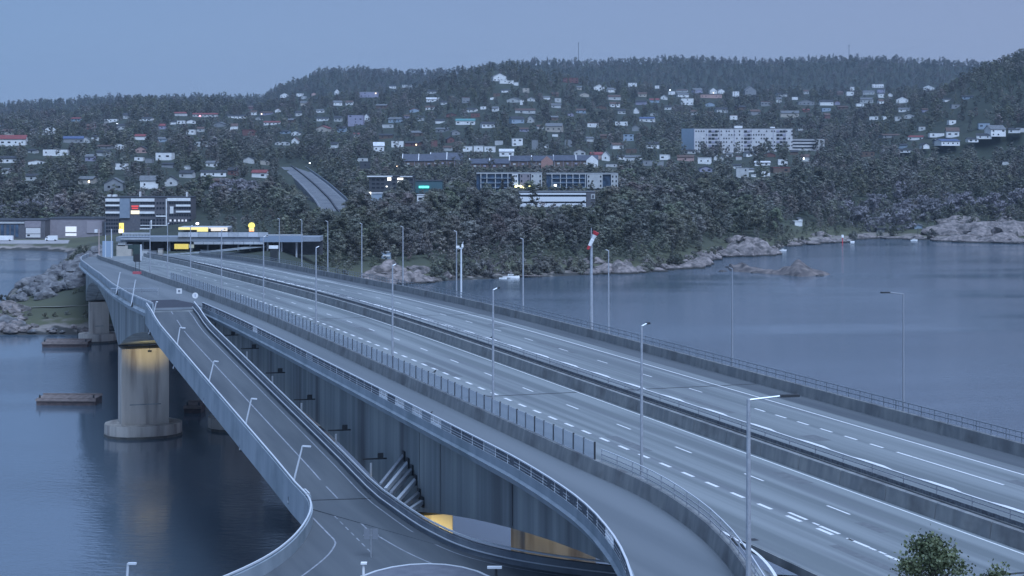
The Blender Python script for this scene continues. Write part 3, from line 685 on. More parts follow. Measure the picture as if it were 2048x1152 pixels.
HOUSES = [  # x, base y, width, height (photo px), form g gable / r ridge / f flat, wall, roof
 (25, 292, 54, 22, 'r', 'white', 'red'), (100, 269, 22, 19, 'g', 'white', 'grey'), (110, 312, 50, 13, 'f', 'white', 'dark'), (145, 286, 40, 14, 'r', 'grey', 'blue'), (171, 286, 16, 13, 'g', 'pale', 'grey'),
 (12, 326, 36, 14, 'r', 'white', 'dark'), (240, 299, 20, 10, 'f', 'white', 'white'), (222, 245, 26, 7, 'f', 'white', 'dark'), (293, 242, 26, 8, 'r', 'white', 'dark'), (283, 306, 24, 14, 'g', 'pink', 'dark'),
 (329, 320, 34, 15, 'f', 'white', 'dark'), (278, 322, 18, 8, 'f', 'white', 'dark'), (336, 335, 24, 10, 'r', 'grey', 'dark'), (425, 334, 26, 12, 'r', 'white', 'grey'), (374, 339, 13, 6, 'f', 'white', 'white'),
 (228, 382, 40, 26, 'g', 'grey', 'grey'), (297, 378, 36, 26, 'r', 'white', 'grey'), (342, 372, 26, 20, 'g', 'pale', 'dark'), (425, 352, 52, 12, 'r', 'white', 'dark'), (437, 370, 46, 14, 'r', 'brown', 'brown'),
 (480, 370, 22, 14, 'g', 'white', 'grey'), (505, 370, 16, 7, 'f', 'white', 'dark'), (345, 249, 14, 8, 'r', 'white', 'dark'), (362, 248, 16, 7, 'f', 'white', 'dark'), (381, 247, 18, 8, 'g', 'white', 'dark'), (410, 234, 52, 8, 'r', 'pale', 'red'), (470, 237, 32, 7, 'r', 'white', 'dark'),
 (568, 196, 17, 10, 'g', 'white', 'dark'), (600, 193, 14, 6, 'f', 'white', 'dark'), (673, 189, 9, 11, 'g', 'white', 'dark'), (738, 195, 38, 10, 'f', 'violet', 'white'), (785, 177, 14, 7, 'r', 'white', 'dark'), (815, 176, 22, 6, 'f', 'pale', 'dark'), (865, 204, 26, 9, 'r', 'white', 'white'),
 (544, 250, 34, 8, 'r', 'white', 'red'), (487, 236, 12, 7, 'r', 'white', 'dark'), (518, 241, 12, 8, 'g', 'pale', 'dark'), (712, 252, 32, 22, 'f', 'violet', 'dark'), (734, 242, 12, 15, 'g', 'white', 'dark'), (775, 256, 24, 7, 'f', 'pale', 'dark'), (880, 247, 20, 8, 'r', 'white', 'dark'), (931, 249, 40, 12, 'r', 'white', 'green'), (966, 219, 12, 6, 'f', 'white', 'dark'),
 (757, 304, 22, 20, 'r', 'white', 'white'), (725, 324, 22, 8, 'f', 'pale', 'dark'), (730, 338, 22, 14, 'f', 'dark', 'dark'), (608, 198, 10, 5, 'f', 'pale', 'dark'), (627, 191, 9, 6, 'g', 'pink', 'dark'),
 (998, 162, 28, 16, 'g', 'white', 'grey'), (1006, 167, 15, 7, 'f', 'white', 'white'), (1021, 168, 13, 7, 'f', 'white', 'white'), (1032, 171, 10, 6, 'f', 'white', 'white'), (1141, 166, 32, 10, 'f', 'red', 'brown'), (1198, 182, 22, 13, 'g', 'white', 'white'), (1028, 205, 26, 10, 'g', 'pale', 'grey'), (1044, 210, 7, 10, 'f', 'white', 'dark'), (984, 200, 8, 5, 'f', 'white', 'dark'), (1050, 227, 42, 10, 'r', 'pale', 'brown'), (1112, 216, 20, 9, 'r', 'pale', 'grey'),
 (1033, 247, 26, 14, 'r', 'blue', 'dark'), (1062, 246, 14, 15, 'g', 'pale', 'dark'), (1109, 264, 34, 18, 'r', 'beige', 'grey'), (1243, 228, 16, 10, 'r', 'pale', 'dark'), (1273, 227, 10, 13, 'g', 'white', 'dark'), (1283, 210, 20, 9, 'r', 'violet', 'dark'), (1295, 244, 30, 10, 'r', 'white', 'blue'), (1243, 251, 26, 8, 'f', 'white', 'dark'), (1265, 173, 18, 7, 'f', 'white', 'dark'), (1314, 177, 9, 6, 'f', 'white', 'dark'),
 (1228, 200, 26, 10, 'r', 'pale', 'brown'), (1374, 210, 26, 13, 'f', 'white', 'dark'), (1426, 188, 15, 12, 'g', 'white', 'grey'), (1441, 188, 14, 10, 'g', 'white', 'grey'), (1423, 197, 44, 7, 'f', 'pink', 'dark'), (1070, 300, 12, 20, 'f', 'grey', 'grey'), (1093, 296, 9, 7, 'f', 'white', 'dark'), (1137, 293, 14, 14, 'f', 'grey', 'dark'), (1110, 273, 12, 5, 'f', 'white', 'dark'),
 (1034, 292, 22, 14, 'f', 'white', 'white'), (935, 303, 20, 10, 'f', 'white', 'white'), (957, 303, 20, 11, 'f', 'white', 'white'), (980, 304, 22, 11, 'f', 'white', 'white'), (998, 290, 17, 9, 'f', 'pale', 'dark'), (1013, 313, 30, 15, 'r', 'white', 'white'),
 (1212, 322, 16, 20, 'g', 'white', 'grey'), (1193, 318, 26, 14, 'r', 'pink', 'red'), (1243, 319, 18, 9, 'r', 'white', 'dark'), (1267, 322, 30, 11, 'r', 'white', 'grey'), (1330, 320, 22, 10, 'f', 'white', 'white'), (1410, 328, 28, 12, 'f', 'white', 'white'), (1372, 322, 34, 12, 'r', 'pink', 'brown'), (1305, 331, 44, 9, 'f', 'grey', 'grey'), (1222, 334, 24, 6, 'f', 'pale', 'dark'),
 (1485, 356, 26, 20, 'f', 'pale', 'grey'), (1475, 337, 16, 9, 'r', 'white', 'dark'), (1500, 344, 14, 8, 'r', 'white', 'grey'), (1525, 331, 32, 9, 'r', 'white', 'white'), (1478, 320, 12, 7, 'f', 'pale', 'red'), (1508, 354, 10, 6, 'f', 'white', 'dark'),
 (1500, 192, 24, 20, 'g', 'grey', 'grey'), (1563, 193, 20, 7, 'r', 'pale', 'dark'), (1590, 200, 12, 6, 'f', 'white', 'dark'), (1612, 210, 34, 11, 'g', 'grey', 'grey'), (1653, 211, 28, 11, 'r', 'white', 'dark'), (1652, 223, 18, 7, 'f', 'blue', 'dark'), (1705, 181, 9, 7, 'f', 'white', 'dark'), (1756, 176, 24, 7, 'f', 'white', 'dark'), (1762, 187, 15, 7, 'f', 'violet', 'dark'), (1762, 195, 12, 7, 'f', 'white', 'dark'), (1781, 194, 9, 8, 'g', 'white', 'dark'), (1805, 206, 24, 13, 'g', 'white', 'dark'),
 (1720, 213, 16, 6, 'f', 'white', 'dark'), (1734, 206, 26, 11, 'r', 'pale', 'grey'), (1858, 181, 22, 11, 'g', 'white', 'dark'), (1748, 240, 18, 7, 'f', 'white', 'dark'), (1769, 239, 8, 7, 'f', 'white', 'dark'), (1580, 235, 38, 14, 'r', 'beige', 'grey'), (1906, 275, 26, 20, 'r', 'white', 'brown'), (1882, 288, 26, 10, 'r', 'grey', 'grey'), (1807, 296, 16, 9, 'r', 'blue', 'dark'), (1849, 293, 12, 7, 'g', 'white', 'dark'), (1811, 309, 24, 7, 'r', 'white', 'dark'), (1850, 313, 14, 11, 'g', 'white', 'dark'), (1896, 315, 42, 13, 'r', 'white', 'blue'),
 (1992, 294, 34, 22, 'r', 'white', 'grey'), (2030, 276, 22, 10, 'r', 'white', 'dark'), (2040, 288, 18, 8, 'f', 'pale', 'dark'), (1780, 276, 40, 8, 'r', 'grey', 'brown'), (1997, 268, 22, 12, 'r', 'white', 'brown'),
 (1595, 452, 16, 8, 'f', 'white', 'white'), (1600, 442, 9, 7, 'g', 'white', 'grey'), (1762, 464, 16, 8, 'r', 'grey', 'dark'), (1838, 457, 16, 9, 'g', 'blue', 'grey'), (2010, 330, 16, 7, 'f', 'pale', 'dark'), (1600, 262, 12, 5, 'f', 'pale', 'dark'),
]
rx_ = random.Random(99)
for _ in range(2600):
    if len(HOUSES) > 292: break
    cx_, cy_, sx_, sy_ = rx_.choice(((330, 330, 110, 34), (440, 240, 120, 14), (620, 250, 140, 26), (850, 262, 120, 24), (1050, 215, 120, 24), (1260, 205, 110, 24), (1420, 215, 110, 22), (1620, 215, 130, 22), (1790, 200, 70, 18), (1100, 290, 160, 16), (1340, 320, 120, 12), (1940, 285, 80, 18), (100, 300, 90, 26), (430, 360, 60, 16), (1500, 330, 60, 14)))
    x = rx_.gauss(cx_, sx_); y = rx_.gauss(cy_, sy_)
    if not (-5 < x < 2050) or y < interp(x, [(0, 240), (500, 212), (850, 180), (1000, 150), (1100, 162), (1300, 184), (2048, 190)]) or y > 385: continue
    if 555 < x < 710 and y > 320 or 1355 < x < 1665 and 240 < y < 306 or 205 < x < 390 and y > 370 or 730 < x < 1240 and y > 335: continue
    k = interp(y, [(150, .62), (240, .8), (380, 1.15)]); wd_ = rx_.uniform(14, 34) * k; hg_ = rx_.uniform(8.5, 15) * k
    if any(abs(x - h[0]) < (wd_ + h[2]) * .56 and abs(y - h[1]) < (hg_ + h[3]) * .62 for h in HOUSES): continue
    HOUSES.append((x, y, wd_, hg_, rx_.choice('frrrg'), rx_.choice(('white', 'white', 'white', 'white', 'pale', 'pale', 'beige', 'grey', 'brown', 'red', 'violet', 'blue')), rx_.choice(('dark', 'dark', 'dark', 'grey', 'grey', 'brown', 'brown', 'dark', 'red'))))
LAND = [(295, 430, 'banded office block'), (790, 370, 'black office building'), (1018, 360, 'pale glass apartments'), (1165, 362, 'blue glass apartments'), (1115, 400, 'white banded building'), (1475, 278, 'long white slab'), (640, 370, 'hillside highway'), (1015, 155, 'wooded hilltop'), (870, 325, 'dark roofed terrace'), (1150, 322, 'brick gabled terrace'),
        (25, 285, 'left picture edge'), (1620, 470, 'boat mooring'), (1850, 460, 'right far shore'), (1900, 290, 'right hillside meadow'), (1780, 195, 'right hill saddle'), (450, 200, 'leftmost skyline woods'), (1425, 190, 'middle ridge houses'), (1240, 220, 'middle upper slope'), (730, 250, 'slope over highway'), (1600, 205, 'slope over annex')]
WN = {'f': 'flat-roofed', 'g': 'gabled', 'r': 'pitched'}
hl = {}
for i, (x, y, wd, hg, form, wc, rc) in enumerate(HOUSES):
    lx, ly, ln = min(LAND, key=lambda l: (l[0] - x) ** 2 + 1.5 * (l[1] - y) ** 2)
    ver = 'above' if y < ly - 12 else ('below' if y > ly + 12 else ''); hor = 'left of' if x < lx else 'right of'
    rel = f'{ver}-{hor} {ln}' if ver else f'{hor} {ln}'
    size = 'small' if wd < 15 else ('large' if wd > 30 else 'mid-sized')
    base = f'{size} {wc} {WN[form]} house, {rc} roof, {rel}'
    hl.setdefault(base, []).append(i)
HL = {}
ORD = ['leftmost'] + [o + ' from left' for o in ('second', 'third', 'fourth', 'fifth', 'sixth', 'seventh', 'eighth', 'ninth', 'tenth', 'eleventh')]
for base, ids in hl.items():
    ids.sort(key=lambda i: HOUSES[i][0])
    for k, i in enumerate(ids): HL[i] = base if len(ids) == 1 else base + ' (' + ORD[min(k, 11)] + ')'
rh = random.Random(5)
for i, (x, y, wd, hg, form, wc, rc) in enumerate(HOUSES):
    Y = ray_ground(x, y)
    if Y is None: print('NOHOUSE', x, y); continue
    s = Y / F; W = wd * s; Ht = hg * s; X = (x - CX) * s; z = tz(x, Y) - .4
    PROTECT.append((x - wd / 2 + 1, x + wd / 2 - 1, y - hg, y, Y))
    yaw = rh.uniform(-.35, .35) if form != 'f' else rh.uniform(-.15, .15)
    D = min(max(6, W * .7), 11); hw = Ht + .4 if form == 'f' else Ht * (.62 if form == 'r' else .55) + .4
    W2 = W / max(.8, cos(yaw)) * .95
    h = thing('house', HL[i], 'house', (X, Y + D * .3, z), 'houses scattered over the wooded hillside', yaw)
    o = Vector(h.location)
    m = MB()
    m.box((0, 0, hw / 2), (W2, D, hw))
    if form == 'g': m.add([(-W2 / 2, -D / 2, hw), (W2 / 2, -D / 2, hw), (0, -D / 2, Ht), (-W2 / 2, D / 2, hw), (W2 / 2, D / 2, hw), (0, D / 2, Ht)], [(0, 1, 2), (5, 4, 3), (0, 2, 5, 3), (1, 4, 5, 2)])
    if form == 'r': m.add([(-W2 / 2, -D / 2, hw), (-W2 / 2, D / 2, hw), (-W2 / 2, 0, Ht), (W2 / 2, -D / 2, hw), (W2 / 2, D / 2, hw), (W2 / 2, 0, Ht)], [(0, 1, 2), (5, 4, 3), (0, 2, 5, 3), (1, 4, 5, 2)])
    def part(name, mb, mt):
        me = bpy.data.meshes.new(name); me.from_pydata(mb.v, [], mb.f); me.update()
        ob = bpy.data.objects.new(name, me); me.materials.append(mt); C.objects.link(ob); ob.parent = h; return ob
    part('wall', m, wmat(wc))
    m = MB(); ov = .45; th = .28
    if form == 'f': m.box((0, 0, hw + .12), (W2 + .4, D + .4, .3))
    elif form == 'g':
        k = (Ht - hw) / (W2 / 2)
        for sx in (-1, 1):
            a = [(0, Ht + .05), (sx * (W2 / 2 + ov), hw - k * ov + .05)]
            pts = [Vector((p[0], yy, p[1] + dz)) for dz in (0, th) for yy in (-D / 2 - ov, D / 2 + ov) for p in a]
            m.add(pts, [(0, 1, 3, 2), (4, 6, 7, 5), (0, 4, 5, 1), (2, 3, 7, 6), (0, 2, 6, 4), (1, 5, 7, 3)])
    else:
        k = (Ht - hw) / (D / 2)
        for sy in (-1, 1):
            a = [(0, Ht + .05), (sy * (D / 2 + ov), hw - k * ov + .05)]
            pts = [Vector((xx, p[0], p[1] + dz)) for dz in (0, th) for xx in (-W2 / 2 - ov, W2 / 2 + ov) for p in a]
            m.add(pts, [(0, 1, 3, 2), (4, 6, 7, 5), (0, 4, 5, 1), (2, 3, 7, 6), (0, 2, 6, 4), (1, 5, 7, 3)])
    part('roof', m, rmat(rc))
    nf = max(1, int(hw / 3)); nw = max(1, int(W2 / 4.2))
    if W2 > 6:
        for f_ in range(nf):
            for q in range(nw):
                if rh.random() < .3: continue
                m = MB(); ww = rh.choice((1.0, 1.4, 2.2)) if nw > 1 else 1.2
                m.box(((q + .5) / nw * W2 - W2 / 2, -D / 2 - .02, hw * (f_ + .55) / nf), (ww, .1, 1.2)); part('window', m, lit if rh.random() < .02 else glass_dark)
# ------------------------------------------------------------------ large buildings
def block(name, label, cat, x0, x1, y0, y1, Y, depth, wall, roof='dark', protect=True, zoff=0):
    """box building facing the camera; returns thing, local part maker, W, H"""
    s = Y / F; W = (x1 - x0) * s; zt = EYE - (y0 - HY) * s; zb = EYE - (y1 - HY) * s - 1.5; H = zt - zb
    h = thing(name, label, cat, (((x0 + x1) / 2 - CX) * s, Y, zb))
    if protect: PROTECT.append((x0, x1, y0, y1, Y))
    def part(n, mb, mt, parent=None, lab=None):
        me = bpy.data.meshes.new(n); me.from_pydata(mb.v, [], mb.f); me.update(); me.materials.append(mt)
        ob = bpy.data.objects.new(n, me); C.objects.link(ob); ob.parent = parent or h
        if lab: ob['label'] = lab
        return ob
    m = MB(); m.box((0, depth / 2, H / 2), (W, depth, H)); part('wall', m, wall)
    m = MB(); m.box((0, depth / 2, H + .15), (W + .5, depth + .5, .35)); part('roof', m, rmat(roof))
    return h, part, W, H, s
def bands(part, W, H, s, specs, name='band', mt=None, d=.18):
    for (a, b, c, e) in specs:      # local metres x0,x1,z0,z1
        m = MB(); m.box(((a + b) / 2, -d / 2 - .01, (c + e) / 2), (b - a, d, e - c)); part(name, m, mt)
def loc(h, s, x, y):    # photo pixel -> local x, z of a block
    o = h.location; return (x - CX) * s - o.x, EYE - (y - HY) * s - o.z
def rects(h, part, s, L, name, mt, d=.18):
    for x0, y0, x1, y1 in L:
        a, zt = loc(h, s, x0, y0); b, zb = loc(h, s, x1, y1)
        m = MB(); m.box(((a + b) / 2, -d / 2 - .01, (zt + zb) / 2), (b - a, d, zt - zb)); part(name, m, mt)
wg = wmat('grey'); wd_ = wmat('dark'); ww_ = wmat('white')
slate = mat('slate_cladding', (.10, .10, .115), .7, (.14, .135, .145), 1, coords='World')
mauve = mat('mauve_cladding', (.26, .23, .25), .8, (.31, .28, .30), .7, coords='World')
bluegrey = mat('blue_grey_cladding', (.22, .27, .33), .6, (.27, .32, .38), .5, coords='World')
glassb = mat('curtain_glass', (.03, .05, .08), .15, (.08, .13, .2), .35, coords='World')
# office block
h, part, W, H, s = block('office_building', 'five storey office block with white bands and dark windows, far left behind the bridge head', 'office building', 211, 381, 395, 476, 930, 16, slate)
rects(h, part, s, [(211, 397, 240, 403), (211, 409, 240, 412.5), (211, 423, 240, 427), (262, 397, 309, 403), (279, 410, 309, 414), (279, 423, 309, 427.5), (335, 396, 381, 402), (352, 409, 381, 413), (352, 421.5, 381, 425), (280, 456, 303, 458.5), (312, 431, 333, 433.5), (281, 450, 333, 451.5)], 'white_band', ww_, .5)
rects(h, part, s, [(262, 421, 279, 428)], 'sign_board', mat('cream_sign', (.8, .7, .5), .5, emit=(1, .8, .5), estr=.35), .3)
rects(h, part, s, [(263, 411, 277, 414), (264, 415.5, 276, 418)], 'red_sign', mat('red_sign', (.5, .05, .05), .5, emit=(.9, .1, .1), estr=.25), .3)
rects(h, part, s, [(340, 413, 347, 427)], 'white_panel', ww_, .3)
rects(h, part, s, [(240, 397, 260, 436)], 'stair_tower', bluegrey, .8)
for y in (404, 414, 428, 438, 445, 453, 460):
    for x in list(range(212, 238, 5)) + list(range(281, 308, 5)) + list(range(313, 332, 6)) + list(range(338, 380, 5)):
        rects(h, part, s, [(x, y, x + 4, y + 4.5)], 'window', glass_dark, .12)
rects(h, part, s, [(332, 398, 334, 476)], 'white_mullion', ww_, .6); rects(h, part, s, [(302, 440, 304, 458)], 'white_mullion', ww_, .6)
rects(h, part, s, [(339, 439 + 0, 343, 443), (348, 439, 352, 443), (356, 439, 360, 443), (363, 439, 367, 443), (370, 439, 374, 443)], 'lit_window', mat('dim_lit_window', (.5, .5, .5), .5, emit=(.8, .85, 1), estr=.18), .16)
for x, w_, hh in ((206, 6, 4), (217, 8, 4), (268, 2, 10), (362, 2, 9)):
    a, z = loc(h, s, x, 395); m = MB(); m.box((a + 2, 6, z + hh * s / 2 + .3), (w_ * s, 3, hh * s)); part('roof_unit', m, ww_)
# warehouses on the quay
h, part, W, H, s = block('warehouse', 'long mauve grey warehouse on the quay with a white loading gate', 'warehouse', 92, 236, 438, 476, 935, 26, mauve)
rects(h, part, s, [(131, 453, 153, 464), (131, 466.5, 153, 472)], 'gate', mat('lit_gate', (.8, .8, .8), .5, emit=(1, 1, 1), estr=.15))
rects(h, part, s, [(205, 443, 236, 476)], 'dark_bay', slate, .4); rects(h, part, s, [(174, 443, 204, 466)], 'pale_bay', mat('pale_mauve', (.36, .32, .34), .8), .4)
rects(h, part, s, [(210, 444, 212, 472), (216, 444, 218, 472), (222, 444, 224, 472), (229, 444, 231, 472)], 'pillar', bluegrey, .5)
h, part, W, H, s = block('warehouse', 'low warehouse at the left picture edge with glass bays and white lean-to hall', 'warehouse', -40, 90, 441, 477, 925, 22, slate)
rects(h, part, s, [(-40, 444, 49, 447)], 'eaves_beam', wmat('pale'), .5)
rects(h, part, s, [(x, 449, x + 6, 474) for x in (-10, 2, 13, 22, 31)], 'glass_bay', glassb, .2)
rects(h, part, s, [(52, 456, 81, 475)], 'gate', mat('pale_gate', (.72, .70, .68), .7), .3); rects(h, part, s, [(52, 467, 81, 468)], 'gate_seam', slate, .36)
rects(h, part, s, [(55, 469, 60, 472)], 'gate_window', glass_dark, .4)
rects(h, part, s, [(50, 442, 82, 455)], 'gable_panel', mauve, .35)
# quay
q = MB(); q.box((-248, 898, 1.2), (300, 32, 3.2)); structure(q, 'quay', mat('quay_concrete', (.40, .38, .38), .85, (.30, .29, .29), .3, coords='World'))
# parked vehicles on the quay: white vans with cab, body and wheels
def van(x, y, L, label):
    Y = 905; s = Y / F; z = 2.85
    t = thing('delivery_van', label, 'van', ((x - CX) * s, Y, z), 'white vans on the quay')
    k = L / 6
    def part(n, mb, mt):
        me = bpy.data.meshes.new(n); me.from_pydata(mb.v, [], mb.f); me.update(); me.materials.append(mt); ob = bpy.data.objects.new(n, me); C.objects.link(ob); ob.parent = t
    m = MB(); m.box((.7 * k, 0, 1.45), (4.6 * k, 2, 2.2)); part('body', m, ww_)
    m = MB(); m.add([(-1.6 * k, -1, .35), (-3 * k, -1, .35), (-3 * k, -1, 1.1), (-2.3 * k, -1, 2.1), (-1.6 * k, -1, 2.3), (-1.6 * k, 1, .35), (-3 * k, 1, .35), (-3 * k, 1, 1.1), (-2.3 * k, 1, 2.1), (-1.6 * k, 1, 2.3)],
                    [(0, 1, 2, 3, 4), (9, 8, 7, 6, 5), (0, 5, 6, 1), (1, 6, 7, 2), (2, 7, 8, 3), (3, 8, 9, 4), (4, 9, 5, 0)]); part('cab', m, ww_)
    m = MB(); m.box((-2.05 * k, 0, 1.6), (.7 * k, 2.04, .6)); part('window', m, glass_dark)
    for wx in (-2.1 * k, 2.0 * k):
        m = MB(); m.cone((wx, -1.03, .38), (wx, 1.03, .38), .38, .38, 12); part('wheel', m, dark)
van(8, 478, 9, 'large white van at the left end of the quay'); van(103, 477, 6, 'small white van right of the low warehouse')
# black office + teal hall + others in the middle
h, part, W, H, s = block('office_building', 'black office building with a thin white roof edge and a few lit windows, middle distance', 'office building', 738, 828, 353, 385, 1010, 16, wmat('dark'))
rects(h, part, s, [(734, 351.5, 785, 354), (800, 352.5, 825, 354)], 'roof_edge', ww_, .8)
lw = mat('bright_lit_window', (.9, .9, .85), .4, emit=(1, .97, .9), estr=1.1)
rects(h, part, s, [(775, 355, 782, 361), (795, 356, 806, 359.5), (795, 363, 806, 366.5), (795, 370, 806, 374), (772, 372, 775, 374)], 'lit_window', lw)
for y in (358, 366, 374):
    rects(h, part, s, [(x, y, x + 6, y + 3) for x in (744, 753, 762, 785, 811, 819)], 'window', glass_dark, .1)
h, part, W, H, s = block('hall', 'low dark hall with a glowing turquoise sign strip, right of the black office', 'hall', 829, 884, 362, 381, 1030, 18, mat('teal_cladding', (.07, .14, .16), .7))
rects(h, part, s, [(838, 372, 858, 376)], 'sign', mat('turquoise_sign', (.1, .7, .6), .5, emit=(.1, .95, .8), estr=.8), .4)
h, part, W, H, s = block('canopy_building', 'low pale blue shed with a bright corner lamp, under the black office', 'shed', 742, 764, 387, 396, 985, 8, wmat('blue'), 'white')
rects(h, part, s, [(737, 384, 742, 389)], 'lamp', lw, .5)
h, part, W, H, s = block('kiosk', 'small white lit kiosk standing in the trees below the turquoise sign', 'kiosk', 834, 848, 390, 401, 985, 5, wmat('white'), 'white')
rects(h, part, s, [(837, 395, 845, 399)], 'window', glass_dark)
def flats(label, x0, x1, y0, y1, Y, cols, panels):
    h, part, W, H, s = block('apartment_building', label, 'apartment building', x0, x1, y0, y1, Y, 14, glassb, 'grey')
    rects(h, part, s, [(x0, y0, x1, y0 + 1.6)], 'parapet_band', wmat('pale'), .9)
    for a, b, mt in panels: rects(h, part, s, [(a, y0 + 1, b, y1)], 'wall_panel', mt, .8)
    for x in cols: rects(h, part, s, [(x, y0 + 1, x + 1.6, y1)], 'frame_column', wmat('pale'), 1.0)
    n = 3
    for k in range(1, n + 1):
        y = y0 + (y1 - y0) * k / (n + .3)
        rects(h, part, s, [(cols[0], y, cols[-1], y + 1.0)], 'balcony_slab', wmat('blue'), 1.2)
    for k in range(n):
        y = y0 + 4 + (y1 - y0) * k / (n + .3)
        for a, b, mt in panels:
            for x in (a + 2,):
                if b - a > 5: rects(h, part, s, [(x, y, x + 2.6, y + 4), (b - 5, y, b - 2.4, y + 4)], 'window', glass_dark, .95)
    return h, part, s
h, part, s = flats('pale glass fronted apartment block with yellow lamps glowing in front', 953, 1084, 346, 378, 1075, (961, 973, 990, 1003, 1015, 1024), ((1025, 1036, ww_), (1040, 1060, mauve), (1062, 1084, wmat('pale'))))
for x0, y0, x1, y1 in ((1030, 371, 1044, 374.5), (1046, 373, 1052, 376), (1054, 371.5, 1062, 374.5)):
    rects(h, part, s, [(x0, y0, x1, y1)], 'garden_light', mat('yellow_glow', (1, .9, .3), .5, emit=(1, .95, .4), estr=1.6), 1.4)
h, part, s = flats('blue glazed apartment block with plain pale right end', 1093, 1236, 347, 377, 1075, (1103, 1120, 1132, 1145, 1158, 1170), ((1174, 1205, wmat('pale')), (1222, 1236, wmat('pale'))))
rects(h, part, s, [(1108, 369, 1113, 373)], 'lit_window', lw, 1.4)
h, part, W, H, s = block('office_building', 'long white banded building with a dark grey right end, above the wooded point', 'office building', 1036, 1190, 384, 416, 960, 14, wmat('dark'), 'grey')
rects(h, part, s, [(1036, 386, 1172, 389.5), (1040, 393.5, 1172, 403), (1040, 406.5, 1172, 414)], 'white_band', mat('bright_render', (.82, .84, .86), .6), .5)
rects(h, part, s, [(x, 390, x + 9, 393) for x in range(1042, 1168, 11)] + [(x, 403.5, x + 9, 406) for x in range(1042, 1168, 11)], 'window', glass_dark, .2)
rects(h, part, s, [(1173, 385, 1190, 416)], 'end_bay', slate, .6); rects(h, part, s, [(1182, 388, 1190, 398)], 'light_frame', wmat('pale'), .8)
rects(h, part, s, [(1184, 390, 1188, 396)], 'window', slate, .95)
# long white slab on the hill
Yb = ray_ground(1475, 306) or 1500
s = Yb / F
h, part, W, H, s = block('apartment_building', 'long white six storey apartment slab on the wooded hill, blue grey shade-tinted end wall', 'apartment building', 1388, 1585, 257, 304, Yb, 16, mat('slab_white', (.66, .65, .64), .7, (.56, .55, .55), .3, coords='World'), 'grey')
PROTECT[-1] = (1368, 1585, 256, 291, Yb)
m = MB(); a, zt = loc(h, s, 1388, 256); b, _ = loc(h, s, 1366, 256)
m.add([(a - .05, -.3, 0), (b, 15, 0), (b, 15, H), (a - .05, -.3, H), (a - .05, 16, 0), (a - .05, 16, H)], [(0, 1, 2, 3), (0, 3, 5, 4), (1, 4, 5, 2), (3, 2, 5), (0, 4, 1)]); part('end_wall', m, mat('end_wall_shaded', (.40, .50, .60), .6, (.36, .46, .56), .2))  # bluish tint puts this side's shade into the wall colour
rw_ = random.Random(3)
for k in range(6):
    y = 262 + k * 7.2
    x = 1391
    while x < 1583:
        if 1416 <= x <= 1436 or 1484 <= x <= 1500 or 1548 <= x <= 1568:
            rects(h, part, s, [(x, y - 1.4, x + 5.6, y + 2.6)], 'balcony', glass_dark if (int(x) // 6 + k) % 3 else wmat('violet'), .35); x += 6.4
        else:
            if rw_.random() < .62: rects(h, part, s, [(x, y - 1.0, x + 2.4, y + 1.8)], 'window', glass_dark, .15)
            x += 5.2
for x in (1388, 1412, 1438, 1468, 1502, 1546, 1570): rects(h, part, s, [(x, 256.5, x + .7, 304)], 'wall_seam', wmat('violet'), .2)
m = MB(); a, z = loc(h, s, 1478, 257); m.box((a, 6, z + 1.2), (7, 5, 2.4)); part('roof_house', m, ww_); m = MB(); m.box((a + 30, 6, z + .8), (4, 4, 1.4)); part('roof_house', m, ww_)
h, part, W, H, s = block('apartment_building', 'four storey white annex with long window strips, right end of the long slab', 'apartment building', 1560, 1634, 278, 304, Yb + 18, 14, mat('slab_white', (.6, .6, .6)), 'grey')
PROTECT[-1] = (1580, 1652, 278, 300, Yb)
rects(h, part, s, [(1562, y, 1632, y + 2.8) for y in (281, 287.5, 294)], 'window_strip', glass_dark, .15)
a, zt = loc(h, s, 1634, 277); b, _ = loc(h, s, 1654, 277)
m = MB(); m.add([(a + .05, -.3, 0), (b, 13, 0), (b, 13, H), (a + .05, -.3, H), (a + .05, 14, 0), (a + .05, 14, H)], [(0, 1, 2, 3), (0, 3, 5, 4), (1, 4, 5, 2), (3, 2, 5), (0, 4, 1)]); part('end_wall', m, wmat('pale'))
